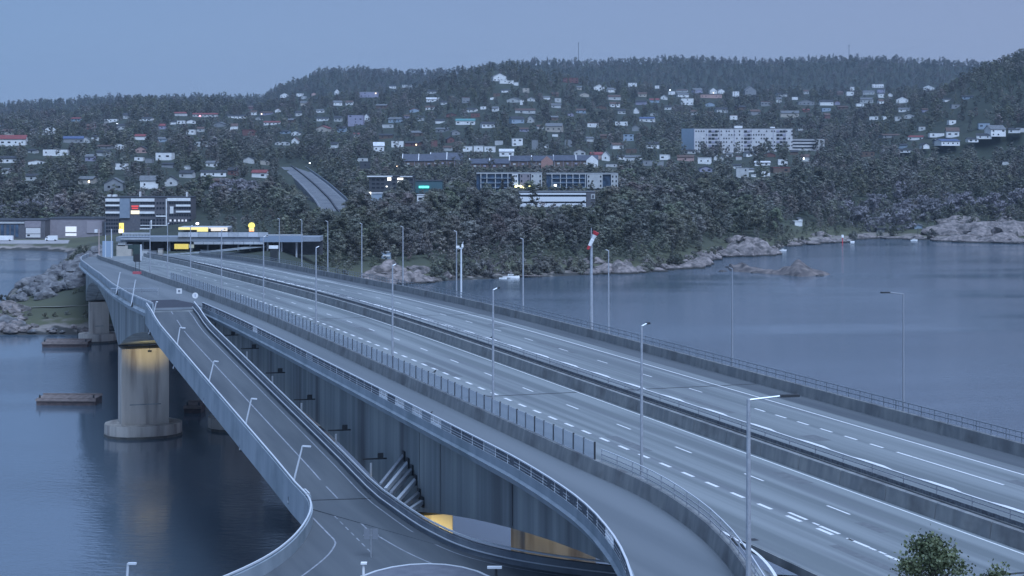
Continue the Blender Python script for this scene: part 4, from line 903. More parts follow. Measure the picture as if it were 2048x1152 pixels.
# dark roofed terraces with brick gables
def terrace(label, x0, x1, yr, ye, yb, gab=True, gm_='red'):
    Y = ray_ground((x0 + x1) / 2, yb) or 1250
    s = Y / F; W = (x1 - x0) * s; z = EYE - (yb - HY) * s - 1; zr = EYE - (yr - HY) * s - z; ze = EYE - (ye - HY) * s - z
    PROTECT.append((x0, x1, yr, yb - 3, Y))
    h = thing('terrace_house', label, 'terrace', (((x0 + x1) / 2 - CX) * s, Y, z))
    def part(n, mb, mt):
        me = bpy.data.meshes.new(n); me.from_pydata(mb.v, [], mb.f); me.update(); me.materials.append(mt); ob = bpy.data.objects.new(n, me); C.objects.link(ob); ob.parent = h; return ob
    D = 10
    m = MB(); m.box((0, D / 2, ze / 2), (W, D, ze)); part('wall', m, wmat('brown'))
    m = MB(); pts = [Vector((sx * (W / 2 + .4), y_, z_)) for sx in (-1, 1) for y_, z_ in ((-.5, ze - .2), (D / 2, zr), (D + .5, ze - .2), (D + .5, ze + .05), (D / 2, zr + .3), (-.5, ze + .1))]
    m.add(pts, [(0, 1, 2, 3, 4, 5), (11, 10, 9, 8, 7, 6)] + [(i, (i + 1) % 6, 6 + (i + 1) % 6, 6 + i) for i in range(6)]); part('roof', m, mat('terrace_roof', (.055, .065, .09), .6, (.08, .09, .12), .5, coords='World'))
    n = max(2, int(W / 6))
    for k in range(n):
        xx = (k + .5) / n * W - W / 2
        m = MB(); m.box((xx, -.05, ze * .62), (2.0, .2, 1.3)); part('window', m, wmat('violet') if k % 3 else wmat('pale'))
        m = MB(); m.box((xx + .3, -.05, ze * .25), (1.4, .2, 1.3)); part('window', m, glass_dark)
        m = MB(); m.box((xx - 3, -.06, ze / 2), (.3, .24, ze)); part('party_wall', m, wmat('violet'))
    for sx in ((1,) if gab else ()):
        x = sx * W / 2 - (sx * 4.5)
        m = MB(); m.add([(x - 4.4, -3.5, 0), (x + 4.4, -3.5, 0), (x + 4.4, -3.5, ze), (x, -3.5, zr), (x - 4.4, -3.5, ze), (x - 4.4, 2, 0), (x + 4.4, 2, 0), (x + 4.4, 2, ze), (x, 2, zr), (x - 4.4, 2, ze)],
              [(0, 1, 2, 3, 4), (9, 8, 7, 6, 5), (0, 5, 6, 1), (1, 6, 7, 2), (2, 7, 8, 3), (3, 8, 9, 4), (4, 9, 5, 0)]); part('gable', m, mat('salmon_brick', (.42, .24, .20), .8, (.36, .2, .17), 2, coords='World') if gm_ == 'red' else wmat(gm_))
    # slanting white verge board
    m = MB(); m.beam((-W / 2 - .5, -1, ze + .2), (-W / 2 - .45, D / 2, zr + .35), .5, .7); part('verge_board', m, ww_)
    m = MB(); m.beam((-W / 2 + W * .5, -1, ze + .2), (-W / 2 + W * .5 + .05, D / 2, zr + .35), .5, .7); part('verge_board', m, ww_)
terrace('dark roofed brown terrace on the slope, left of the three white box houses', 806, 868, 309, 322, 334, False)
terrace('long dark roofed terrace with violet windows below the white box houses', 862, 925, 306, 320, 334, False)
terrace('dark terrace with salmon brick gable at its right end', 1020, 1106, 312, 322, 336)
terrace('low terrace with white verge boards in front of the pale glass apartments', 940, 1018, 318, 327, 337, False)
terrace('terrace with a white gable at its right end near the red roofed house', 1108, 1196, 311, 321, 334, True, 'white')
# ------------------------------------------------------------------ overpass and petrol station behind the bridge head
Yo = 645; s = Yo / F; gx = lambda x, Y=Yo: (x - CX) * Y / F; gz = lambda y, Y=Yo: EYE - (y - HY) * Y / F
op = thing('overpass', 'low concrete road overpass with pale parapets crossing behind the bridge head', 'overpass', (gx(430), Yo, gz(515)))
def ob(x0, y0, x1, y1, n, mt, d0=0, d=1.0, Y=Yo):
    m = MB(op.location); m.box(((gx(x0, Y) + gx(x1, Y)) / 2, Y + d0 + d / 2, (gz(y0, Y) + gz(y1, Y)) / 2), (gx(x1, Y) - gx(x0, Y), d, abs(gz(y0, Y) - gz(y1, Y)))); return m.build(n, mt, op)
pale_c = mat('pale_concrete', (.50, .52, .54), .8, (.40, .42, .45), .5, coords='World'); grey_c = mat('mid_concrete', (.22, .25, .29), .8, (.27, .3, .34), .4, coords='World')
ob(232, 474, 640, 483, 'deck', grey_c, 0, 11)
ob(245, 465, 300, 469, 'parapet', pale_c, -.6, .4); ob(242, 476, 300, 479, 'parapet', pale_c, -.7, .3)
x = 357
while x < 519: ob(x, 464.5, x + 19.3, 473.5, 'parapet_panel', pale_c if (x // 20) % 3 else mat('white_parapet', (.6, .62, .66), .7), -.6, .4); x += 20
x = 388
while x < 519: ob(x, 483.5, x + 19.3, 488.5, 'girder_panel', pale_c, -.5, .5); x += 20
ob(520, 468.5, 606, 470.5, 'handrail', pale_c, -.6, .2); ob(520, 472, 606, 484, 'parapet', mat('blue_concrete', (.24, .30, .38), .8), -.5, .4)
for x in (282, 335, 380, 412, 438, 473, 497, 532, 560, 590): ob(x, 484, x + 3, 516, 'column', pale_c if x > 430 else grey_c, 2, 1.0)
for x in range(246, 300, 6): ob(x, 469, x + .8, 474, 'baluster', pale_c, -.6, .2)
m = MB(op.location); m.box(((gx(240) + gx(640)) / 2, Yo + 9.5, gz(498)), (gx(640) - gx(240), .6, 5.2)); m.build('underpass_shade', mat('underpass_shadow_wall', (.05, .055, .06), .9, (.09, .09, .1), .4, coords='World'), op)  # dark sheet behind the columns, painted as the shade under the deck
# approach road sweeping right under the overpass
m = MB(); pts = [Vector((gx(x, Y), Y, z)) for x, Y, z in ((300, 600, 13.9), (350, 606, 14), (410, 616, 14.1), (470, 632, 14.2), (540, 655, 14.3))]
sweep(m, smooth(pts, 2), [(-3.5, 0), (3.5, 0)], False); structure(m, 'road', asphalt)
# advert board under the overpass
sg = thing('billboard', 'yellow board lit under the overpass left of the columns', 'billboard', (gx(372), Yo - 3, gz(512)))
m = MB(sg.location); m.box((gx(366), Yo - 3, gz(492)), (28 * s, .3, 10 * s)); m.build('board', mat('yellow_board', (.60, .45, .08), .5, (.7, .52, .12), 2, coords='World', emit=(1, .75, .15), estr=.16), sg)
m = MB(sg.location); m.box((gx(386), Yo - 3, gz(491.5)), (10 * s, .3, 7 * s)); m.build('board', mat('cream_board', (.6, .55, .4), .6), sg)
for x in (356, 378): m = MB(sg.location); m.box((gx(x), Yo - 2.7, gz(505)), (.25, .25, 18 * s)); m.build('post', steel_dark, sg)
# petrol station canopy
Yp = 720; s = Yp / F
ps = thing('petrol_station', 'petrol station canopy with glowing yellow fascia above the overpass', 'petrol station', (gx(405, Yp), Yp, 12.5))
def pb(x0, y0, x1, y1, n, mt, d0=0, d=1.0):
    m = MB(ps.location); m.box(((gx(x0, Yp) + gx(x1, Yp)) / 2, Yp + d0 + d / 2, (gz(y0, Yp) + gz(y1, Yp)) / 2), (gx(x1, Yp) - gx(x0, Yp), d, abs(gz(y0, Yp) - gz(y1, Yp)))); m.build(n, mt, ps)
yel = mat('yellow_fascia', (.85, .70, .25), .5, emit=(1, .80, .30), estr=.26); cream = mat('cream_fascia', (.85, .75, .6), .5, emit=(1, .80, .55), estr=.2)
pb(357, 454.5, 416, 459.5, 'fascia', yel, -.3, .3); pb(357, 454.5, 455, 459, 'canopy_roof', pale_c, 0, 12); pb(395, 459.7, 417, 463, 'fascia', yel, -1.3, .3)
pb(418, 455, 455, 462, 'fascia', cream, -.3, .3); pb(417, 457, 422, 463, 'dark_gap', dark, -.5, .2)
for x in (362, 390, 425, 450): pb(x, 460, x + 2, 478, 'column', pale_c, 3, .5)
pb(360, 462, 454, 478, 'shop', wmat('grey'), 9, 5)
# two shell shaped / tall yellow pylon signs
def pylon(x, y0, y1, label, scallop):
    t = thing('pylon_sign', label, 'sign', (gx(x, Yp), Yp - 4, 12.5))
    s = (Yp - 4) / F; ysm = mat('yellow_sign', (.9, .75, .15), .5, emit=(1, .80, .18), estr=.32)
    def P(xx, yy): return Vector(((xx - CX) * s, Yp - 4, EYE - (yy - HY) * s))
    m = MB(t.location)
    if scallop:
        pts = []; n = 15
        for i in range(n):
            a = pi * (-.12 + 1.24 * i / (n - 1)); r = 6.4 + (.5 if i % 2 else 0); pts.append((x + r * cos(a), 451.5 - r * .98 * sin(a)))
        pts += [(x - 3, 456.5), (x + 3, 456.5)]
        fr_ = [P(*p) for p in pts]; n = len(fr_)
        m.add(fr_ + [p + Vector((0, .5, 0)) for p in fr_], [tuple(range(n)), tuple(range(n, 2 * n))[::-1]] + [(i, (i + 1) % n, n + (i + 1) % n, n + i) for i in range(n)]); m.build('emblem', ysm, t)
        m = MB(t.location); m.box(P(x, 459.5) + Vector((0, .2, 0)), (9.5 * s, .5, 6.5 * s)); m.build('price_board', mat('orange_sign', (.9, .45, .15), .5, emit=(1, .55, .25), estr=.6), t)
        m = MB(t.location)
        for k in (-3, 0, 3): m.box(P(x + k, 460) + Vector((0, -.12, 0)), (.9 * s, .1, 4.5 * s))
        m.build('red_stripe', mat('red_glow', (.7, .1, .08), .5, emit=(1, .12, .08), estr=.5), t)
    else:
        m.box(P(x, (y0 + y1) / 2), (9 * s, .5, (y1 - y0) * s)); m.build('board', ysm, t)
        m = MB(t.location); m.box(P(x - 1, y1 - 4) + Vector((0, -.3, 0)), (8 * s, .1, 7 * s)); m.build('panel', mat('white_sign', (.9, .88, .8), .5, emit=(1, .95, .8), estr=.7), t)
        m = MB(t.location); m.box(P(x - 2, y0 + 8) + Vector((0, -.3, 0)), (3 * s, .1, 2 * s)); m.build('panel', mat('red_glow', (.7, .1, .08)), t)
    m = MB(t.location); m.box(P(x, 0) * 0 + Vector((gx(x, Yp - 4), Yp - 3.6, 14.2)), (.8, .3, 5.0)); m.build('post', steel_dark, t)
pylon(503, 445, 463, 'glowing yellow scallop shaped sign over a small orange price board, right of the station canopy', True)
pylon(243, 446, 466, 'narrow glowing yellow pylon sign left of the office block base', False)
def cross_sheet(name, pts, w, mt): m = MB(); sweep(m, pts, [(-w / 2, 0), (w / 2, 0)], False); return structure(m, name, mt)
# ------------------------------------------------------------------ highway climbing the hill
hw = []
for x, y, Y in ((684, 432, 900), (672, 418, 948), (661, 401, 1005), (648, 388, 1060), (632, 372, 1140), (612, 355, 1240), (594, 341, 1340), (580, 331, 1420)):
    z = EYE - (y - HY) * Y / F; hw.append(Vector(((x - CX) * Y / F, Y, z)))
hw = smooth(hw, 2)
m = MB(); sweep(m, hw, [(-8.5, 0), (8.5, 0), (9.5, -9), (-9.5, -9)]); highway = structure(m, 'road', mat('highway_asphalt', (.12, .13, .145), .8, (.18, .19, .20), .1, coords='World'))
m = MB(); sweep(m, hw, [(-.4, .9), (.4, .9), (.4, .0), (-.4, .0)]); m.build('median_barrier', mat('dark_barrier', (.06, .065, .08), .8), highway, 'structure')
m = MB(); sweep(m, hw, [(9.0, 1.2), (9.3, 1.2), (9.3, -1), (9.0, -1)]); m.build('barrier', grey_c, highway, 'structure')
for o in (-7.6, 7.6): m = MB(); sweep(m, hw, [(o - .12, .02), (o + .12, .02)], False); m.build('edge_line', paint_dim, highway)
for a, b in zip(hw[::1], hw[1::1]):
  if a.y > 965: PROTECT.append((min(a.x, b.x) / a.y * F + CX - 9.5 * F / a.y * .8, max(a.x, b.x) / a.y * F + CX + 9 * F / a.y * .8, HY + (EYE - max(a.z, b.z)) * F / b.y, HY + (EYE - min(a.z, b.z)) * F / a.y + 3, a.y))
PROTECT += [(352, 520, 452, 476, 720), (208, 384, 394, 440, 930), (0, 235, 437, 476, 925), (236, 250, 443, 466, 720)]

# ------------------------------------------------------------------ trees
leafm = mat('foliage', (.058, .073, .048), .85, (.155, .166, .11), .3, lo=.25, hi=.75, rnd=.5, col3=(.16, .14, .12), scale3=.022, lo3=.5, hi3=.66, coords='World')
barkm = mat('bark', (.10, .085, .075), .9, (.16, .14, .12), 4)
def ico(sub=1):
    bm = bmesh.new(); bmesh.ops.create_icosphere(bm, subdivisions=sub, radius=1); v = [p.co.copy() for p in bm.verts]; f = [tuple(x.index for x in q.verts) for q in bm.faces]; bm.free(); return v, f
IV, IF = ico(1)
def crown_mesh(name, kind, seed, nclump, nleaf, leaf, H=10.0):
    r = random.Random(seed); vs = []; fs = []
    tz0_, tz1 = {'broad': (.22, 1.0), 'pine': (.38, 1.0), 'spruce': (.08, 1.0), 'bush': (.0, 1.0)}[kind]
    for i in range(nclump):
        u = (i + .5) / nclump; h = tz0_ + (tz1 - tz0_) * u
        k = (h - tz0_) / (tz1 - tz0_)
        if kind == 'broad': R = .30 * sqrt(max(.02, 1 - (2 * k - .85) ** 2 / 1.5)) ; cr_ = .10
        elif kind == 'pine': R = .24 * sqrt(max(.02, 1 - (1.7 * k - .75) ** 2)); cr_ = .085
        elif kind == 'bush': R = .5 * sqrt(max(.02, 1 - k * k)); cr_ = .16
        else: R = .20 * (1 - k) ** .85 + .012; cr_ = .055 * (1.25 - k)
        a = r.uniform(0, 2 * pi); q = R * sqrt(r.uniform(.15, 1)) * r.uniform(.75, 1.12)
        c = Vector((q * cos(a), q * sin(a), min(h, .97) + r.uniform(-.02, .02))) * H; cr = cr_ * H * r.uniform(.7, 1.25)
        n = len(vs); ph = Vector((r.uniform(0, 9), r.uniform(0, 9), r.uniform(0, 9)))
        for p in IV: vs.append(c + Vector((p.x * cr, p.y * cr, p.z * cr * .62)) * (.72 + .42 * noise.noise(p * 1.7 + ph)))
        fs += [tuple(x + n for x in f) for f in IF]
        for _ in range(nleaf):
            d = Vector((r.gauss(0, 1), r.gauss(0, 1), r.gauss(0, 1) * .8)).normalized(); p = c + Vector((d.x, d.y, d.z * .75)) * cr * r.uniform(.75, 1.35)
            t1 = Vector((r.gauss(0, 1), r.gauss(0, 1), r.gauss(0, 1))).normalized(); t2 = t1.cross(d)
            if t2.length < .1: continue
            t2.normalize(); sz = leaf * r.uniform(.6, 1.3); n = len(vs)
            vs += [p - t1 * sz * .5, p + t2 * sz * .38, p + t1 * sz * .6]; fs.append((n, n + 1, n + 2))
    me = bpy.data.meshes.new(name); me.from_pydata(vs, [], fs); me.update(); me.materials.append(leafm); return me
def trunk_mesh(name, H, r0, top, seed=1, limbs=4):
    r = random.Random(seed); m = MB(); m.cone((0, 0, -.6), (0, 0, H * .45), r0, r0 * .65, 7); m.cone((0, 0, H * .45), (r.uniform(-.2, .2), r.uniform(-.2, .2), H * top), r0 * .65, r0 * .15, 6)
    for k in range(limbs):
        z = H * (.35 + .4 * k / limbs); a = r.uniform(0, 6.28); L = H * .17
        m.cone((0, 0, z), (L * cos(a), L * sin(a), z + L * .7), r0 * .35, r0 * .08, 5)
    me = bpy.data.meshes.new(name); me.from_pydata(m.v, [], m.f); me.update(); me.materials.append(barkm); return me
KINDS = [('broad', 'broadleaf_tree'), ('broad', 'broadleaf_tree'), ('pine', 'pine_tree'), ('pine', 'pine_tree'), ('spruce', 'spruce_tree'), ('broad', 'broadleaf_tree')]
FAR = [crown_mesh('crown_far', k, 10 + i, 16 if k != 'spruce' else 24, 12, .95) for i, (k, _) in enumerate(KINDS)]
NEAR = [crown_mesh('crown', k, 30 + i, 34 if k != 'spruce' else 44, 42, .62) for i, (k, _) in enumerate(KINDS)]
TRK = [trunk_mesh('trunk', 10, .2, .85 if k != 'broad' else .7, i) for i, (k, _) in enumerate(KINDS)]
protoC = bpy.data.collections.new('forest_prototypes')
for i, me in enumerate(FAR):
    o = bpy.data.objects.new('crown_%s' % 'abcdef'[i], me); protoC.objects.link(o)
rt = random.Random(11)
cands = []
Y = 480
def cell(X, Y): return noise.noise(Vector((X * .012, Y * .012, 5))), noise.noise(Vector((X * .03, Y * .03, 9)))
while Y < 4350:
    sp_ = interp(Y, [(480, 6), (700, 5.6), (1100, 7), (1600, 9), (2500, 12.5), (3000, 15), (4300, 15)])
    Wd = 2330 / F * Y; n = int(Wd / sp_)
    for i in range(n):
        yy = Y + rt.uniform(-.5, .5) * sp_; xi = -120 + (i + rt.random()) / n * 2330
        if xi > 2130 or xi < -110: continue
        z = tz(xi, yy)
        X = (xi - CX) * yy / F
        if z < (.7 if 865 < xi < 1178 else 1.6): continue
        a, b = cell(X, yy)
        hh = interp(yy, [(600, 8.5), (800, 11), (1500, 11), (2500, 12), (4000, 13)]) * rt.uniform(.58, 1.3) * (1 + .4 * b)
        # open ground: grass bank, quay, road plateau, bare shoreline rock
        if xi < 640 and yy < 960:
            if yy < 700 or xi < 210: continue
            if xi < 420 and yy < 990: continue
            if xi < 560 and rt.random() < .75: continue
            hh *= .6 if xi < 560 or yy < 800 else 1.0
        if xi < 240 and yy < 1010 and yy > 860:
            if yy < 965: continue
        Ysh = EYE * F / (interp(xi, Y_SHORE) - HY)
        if xi > 640:
            if yy - Ysh < (rt.uniform(3, 10) if 865 < xi < 1178 else rt.uniform(6, 22)): continue
            if 1400 < xi < 1556 and yy - Ysh < 60 and rt.random() < .7: continue
            if yy - Ysh < 45: hh *= .62
            if 700 < xi < 860 and yy - Ysh < 36 and rt.random() < .8: continue
            if 1700 < xi < 2048 and yy - Ysh < 120: hh *= .62
            if 1560 < xi < 1700 and yy < 1010: hh *= .5
        if 1480 < yy < 2500 and rt.random() < .10 + .25 * max(0, a): continue
        if 1860 < xi < 1990 and 1500 < yy < 1640 and rt.random() < .7: continue
        if 560 < xi < 700 and 900 < yy < 1450:
            hx = None
            for p, q in zip(hw, hw[1:]):
                if p.y <= yy <= q.y: f = (yy - p.y) / (q.y - p.y); hx = p.x + (q.x - p.x) * f; hz = p.z + (q.z - p.z) * f
            if hx is not None and abs(X - hx) < 13: continue
        yb = HY + (EYE - z) * F / yy; yt = yb - hh * F / yy; rx = hh * .22 * F / yy
        bad = False
        for x0, x1, y0, y1, Yo_ in PROTECT:
            if yy < Yo_ + 9 and xi + rx > x0 and xi - rx < x1 and yt < y1 - .22 * (y1 - y0) and yb > y0:
                if yy > Yo_ - 14 or rt.random() > .06: bad = True; break
            if abs(yy - Yo_ - 5) < 9 and x0 - 4 < xi < x1 + 4 and y0 > 120: bad = True; break
        if bad: continue
        pk = (.5 + .5 * a * 1.6); u = rt.random()
        if yy < 1000: kd = rt.choice((0, 1, 5)) if u < .55 - .5 * a else (rt.choice((2, 3)) if u < .92 else 4)
        else: kd = rt.choice((0, 1, 5)) if u < .45 - .6 * a else (rt.choice((2, 3)) if u < .8 else 4)
        if kd == 4: hh *= 1.12
        cands.append((yy, xi, X, z, hh, kd))
    Y += sp_
# the 300 that show largest stand singly
order = sorted(range(len(cands)), key=lambda i: -cands[i][4] / cands[i][0])
single = set(order[:300])
ZON = [(640, 760, 'near the bridge head'), (760, 900, 'above the pink shore rocks'), (900, 1045, 'behind the camera mast'), (1045, 1175, 'left of the windsock mast'), (1175, 1300, 'right of the windsock mast'), (1300, 1440, 'before the rocky headland'), (1440, 1570, 'on the rocky headland'), (1570, 2200, 'near the right far shore'), (-200, 640, 'behind the bridge head at the left')]
tree_roots = {}
for i in sorted(single):
    yy, xi, X, z, hh, kd = cands[i]
    zn = next(zz[2] for zz in ZON if zz[0] <= xi < zz[1]); nm = KINDS[kd][1]
    sz = 'tall' if hh > 11.5 else ('low' if hh < 7.5 else 'mid-height')
    kn = {'broadleaf_tree': 'round crowned broadleaf tree', 'pine_tree': 'dark rounded pine', 'spruce_tree': 'pointed dark spruce'}[nm]
    Ysh = EYE * F / (interp(xi, Y_SHORE) - HY); rowp = 'at the water edge' if yy - Ysh < 45 else ('in the front rows' if yy - Ysh < 100 else 'farther up')
    t = thing(nm, f'{sz} {kn} {rowp} {zn}', 'tree', (X, yy, z - .3), f'{sz} {kn}s {rowp} {zn}', rt.uniform(0, 6.28))
    k = hh / 10
    t.scale = (k * rt.uniform(.9, 1.15), k * rt.uniform(.9, 1.15), k)
    for n_, me_ in (('trunk', TRK[kd]), ('crown', NEAR[kd])):
        o = bpy.data.objects.new(n_, me_); C.objects.link(o); o.parent = t
rest = [c for i, c in enumerate(cands) if i not in single]
print('trees', len(cands))
me = bpy.data.meshes.new('forest'); me.from_pydata([(c[2], c[0], c[3] - .4) for c in rest], [], []); me.update()
for nm, ty, fn in (('hs', 'FLOAT', lambda c: c[4] / 10), ('kd', 'INT', lambda c: c[5]), ('rot', 'FLOAT', lambda c: (c[2] * 7.3) % 6.28)):
    at = me.attributes.new(nm, ty, 'POINT'); at.data.foreach_set('value', [fn(c) for c in rest])
fo = link('forest', me, leafm, None, kind='stuff')
ng = bpy.data.node_groups.new('scatter_trees', 'GeometryNodeTree')
ng.interface.new_socket('Geometry', in_out='INPUT', socket_type='NodeSocketGeometry'); ng.interface.new_socket('Geometry', in_out='OUTPUT', socket_type='NodeSocketGeometry')
gi = ng.nodes.new('NodeGroupInput'); go = ng.nodes.new('NodeGroupOutput')
ip = ng.nodes.new('GeometryNodeInstanceOnPoints'); ci = ng.nodes.new('GeometryNodeCollectionInfo'); ci.inputs['Collection'].default_value = protoC
ci.inputs['Separate Children'].default_value = True; ci.inputs['Reset Children'].default_value = True
def na(n, ty): x = ng.nodes.new('GeometryNodeInputNamedAttribute'); x.data_type = ty; x.inputs['Name'].default_value = n; return x.outputs['Attribute']
ng.links.new(gi.outputs[0], ip.inputs['Points']); ng.links.new(ci.outputs[0], ip.inputs['Instance']); ip.inputs['Pick Instance'].default_value = True
ng.links.new(na('kd', 'INT'), ip.inputs['Instance Index']); ng.links.new(na('hs', 'FLOAT'), ip.inputs['Scale'])
cxyz = ng.nodes.new('ShaderNodeCombineXYZ'); ng.links.new(na('rot', 'FLOAT'), cxyz.inputs['Z']); ng.links.new(cxyz.outputs[0], ip.inputs['Rotation'])
ng.links.new(ip.outputs[0], go.inputs[0])
md = fo.modifiers.new('scatter', 'NODES'); md.node_group = ng
# shrubs: grey leafless thicket at the left and low bushes on the slope
shr = crown_mesh('shrub_crown', 'bush', 77, 16, 26, .7, 5.0); shr.materials.clear()
shr.materials.append(mat('grey_twigs', (.16, .15, .165), .9, (.24, .22, .24), .6, rnd=.15))
shg = crown_mesh('shrub_crown', 'bush', 78, 14, 26, .5, 3.0)
def shrub(x, y, Y, k, me_, label, grp):
    z = tz(x, Y); 
    t = thing('shrub', label, 'shrub', ((x - CX) * Y / F, Y, z - .2), grp, x)
    t.scale = (k, k, k); o = bpy.data.objects.new('crown', me_); C.objects.link(o); o.parent = t
for i, (x, Y, k) in enumerate(((2, 1002, 2.0), (30, 985, 1.7), (42, 1000, 2.3), (62, 1005, 2.5), (80, 1000, 2.4), (98, 1004, 2.5), (115, 1000, 2.3), (128, 990, 1.8), (150, 1002, 1.9), (168, 1000, 1.9), (184, 996, 1.6), (430, 1010, 2.4), (452, 1015, 2.8), (478, 1012, 2.9), (503, 1015, 2.8), (528, 1010, 2.4), (548, 1006, 2.0))):
    left = x < 300
    shrub(x, 0, Y, k, shr, 'big grey leafless thicket behind the quay warehouses' if left else 'big grey pink leafless thicket right of the office block', 'grey thickets behind the warehouses' if left else 'grey thickets right of the office block')
for i in range(90):
    x = rt.uniform(868, 1185) if i < 50 else rt.uniform(1290, 2050); Ysh = EYE * F / (interp(x, Y_SHORE) - HY); Y = Ysh + rt.uniform(2, 9)
    if x > 1870: continue
    shrub(x, 0, Y, rt.uniform(.9, 2.0), shg, 'dark bush overhanging the water ' + ('by the moored motor boat' if x < 1185 else 'along the right shore'), 'bushes overhanging the shore water')
for i in range(56):
    x = rt.uniform(1690, 2060); Ysh = EYE * F / (interp(x, Y_SHORE) - HY); Y = Ysh + rt.uniform(14, 150)
    if x > 1870 and Y < Ysh + 70: continue
    shrub(x, 0, Y, rt.uniform(1.3, 2.7), shr, 'grey lilac leafless thicket on the slope above the right far shore', 'grey thickets above the right far shore')
for i, (x, Y, k) in enumerate(((118, 700, 1.2), (128, 690, 1.5), (140, 684, 1.7), (152, 680, 1.5), (162, 672, 1.6), (172, 668, 1.3), (110, 720, 1.2), (133, 700, 1.9), (148, 700, 2.0), (165, 690, 1.9))):
    shrub(x, 0, Y, k, shg, 'dark green bush between the quay and the rock spit', 'bushes between quay and rock spit')
for i, (x, Y, k) in enumerate(((12, 548, .7), (2, 552, .8), (22, 550, .6), (82, 540, .4), (150, 534, .5), (160, 534, .5), (90, 500, .6), (110, 502, .5), (135, 503, .5), (60, 506, .5), (170, 500, .6), (14, 512, .5))):
    shrub(x, 0, Y, k, shg, 'low scrub bush on the grassy left bank', 'scrub on the left bank')

# ------------------------------------------------------------------ rocks
rockm = mat('granite', (.13, .115, .112), .9, (.31, .265, .25), .5, bump=.6, bscale=1.0, col3=(.07, .068, .065), scale3=.3, coords='World')
rockg = mat('grey_blast_rock', (.10, .10, .105), .9, (.22, .22, .225), .5, bump=.6, bscale=1.0, col3=(.07, .07, .08), scale3=.35, coords='World')
wetrock = mat('wet_rock', (.05, .045, .045), .6, (.08, .07, .065), .4, coords='World')
def rock_mesh(seed, sub=3, ridg=.5):
    v, f = ico(sub); r = random.Random(seed); ph = Vector((r.uniform(0, 50), r.uniform(0, 50), r.uniform(0, 50))); out = []
    for p in v:
        d = 1 + ridg * noise.noise(p * 1.3 + ph) + ridg * .45 * abs(noise.noise(p * 3.1 + ph)) - ridg * .25 * noise.noise(p * 6.3 + ph)
        q = p * d; q.z = max(q.z, -.35); out.append(q)
    me = bpy.data.meshes.new('rock'); me.from_pydata(out, [], f); me.update(); return me
RM = {}
def tide(m_):
    t = m_.node_tree; b = t.nodes['Principled BSDF']; l = b.inputs['Base Color'].links[0].from_socket
    g = t.nodes.new('ShaderNodeNewGeometry'); s_ = t.nodes.new('ShaderNodeSeparateXYZ'); r_ = t.nodes.new('ShaderNodeMapRange'); x = t.nodes.new('ShaderNodeMixRGB')
    r_.inputs['From Min'].default_value = .45; r_.inputs['From Max'].default_value = .95; x.inputs[1].default_value = (.028, .027, .024, 1)
    t.links.new(g.outputs['Position'], s_.inputs[0]); t.links.new(s_.outputs['Z'], r_.inputs['Value']); t.links.new(r_.outputs[0], x.inputs[0]); t.links.new(l, x.inputs[2]); t.links.new(x.outputs[0], b.inputs['Base Color'])
tide(rockm); tide(rockg)
def rock(x, Y, z, sx, sy, sz, seed, mt, label, grp=None, rz=0):
    key = (seed % 8, mt.name)
    if key not in RM:
        me = rock_mesh(seed % 8 + 3); me.materials.append(mt); RM[key] = me
    o = bpy.data.objects.new('rock', RM[key]); C.objects.link(o); o.location = ((x - CX) * Y / F, Y, z); o.scale = (sx, sy, sz); o.rotation_euler = (0, 0, rz)
    return tag(o, label, 'rock', grp)
rr = random.Random(21)
# blast rock spit left of the bridge head
for i in range(95):
    u = rr.random(); x = 22 + 183 * u; yi = 600 - 92 * u + rr.uniform(-8, 55 - 20 * u)
    if yi > 606: continue
    Y = ray_ground(x, yi, 520, 700)
    if Y is None or Y > 690: continue
    k = rr.uniform(1.3, 3.4); rock(x, Y, tz(x, Y) + k * .15, k * 1.3, k, k * .8, i, rockg, 'grey angular boulder in the blasted rock spit left of the bridge head', 'boulders of the rock spit', rr.uniform(0, 6))
for i in range(42):
    x = rr.uniform(-6, 46) if i < 28 else rr.uniform(46, 205); yi = rr.uniform(612, 668) if i < 28 else rr.uniform(655, 670)
    Y = ray_ground(x, yi, 474, 560)
    if Y is None: continue
    k = rr.uniform(.8, 2.2) if i < 28 else rr.uniform(.4, 1.1); rock(x, Y, tz(x, Y) + .2, k * 1.4, k, k * .75, i, rockm if i % 3 else rockg, 'pale shore boulder on the lower left bank' if i < 28 else 'small shore stone at the water line of the left bank', 'boulders on the lower left bank' if i < 28 else 'shore stones of the left bank', rr.uniform(0, 6))
# shore outcrops: x, waterline y, width px, height px
OUT = [(760, 568, 70, 26), (800, 566, 60, 30), (828, 565, 46, 22), (848, 563, 42, 18), (772, 548, 60, 26), (740, 560, 40, 20), (866, 560, 24, 10), (790, 545, 40, 18),
       (1180, 550, 30, 14), (1205, 549, 40, 20), (1235, 547, 60, 26), (1255, 545, 44, 24), (1275, 545, 30, 14), (1215, 541, 40, 14), (1310, 543, 50, 8), (1350, 539, 60, 9), (1385, 537, 50, 14), (1400, 533, 50, 20), (1415, 529, 26, 14),
       (1438, 508, 40, 24), (1460, 512, 56, 30), (1490, 512, 60, 40), (1520, 510, 60, 38), (1542, 509, 34, 22), (1500, 490, 50, 26), (1475, 488, 44, 26),
       (1585, 486, 40, 12), (1615, 486, 50, 16), (1650, 485, 46, 16), (1680, 484, 30, 10), (1640, 474, 40, 14), (1720, 478, 40, 7), (1790, 478, 40, 8), (1890, 483, 50, 12), (1940, 485, 60, 14), (1985, 486, 60, 18), (2030, 487, 50, 14), (1960, 476, 60, 20), (1900, 470, 110, 30), (1975, 468, 120, 40), (2040, 470, 100, 42), (1920, 455, 90, 34), (2010, 455, 80, 30), (1940, 482, 90, 22), (2000, 484, 90, 26), (1740, 476, 30, 6), (1835, 480, 40, 7)]
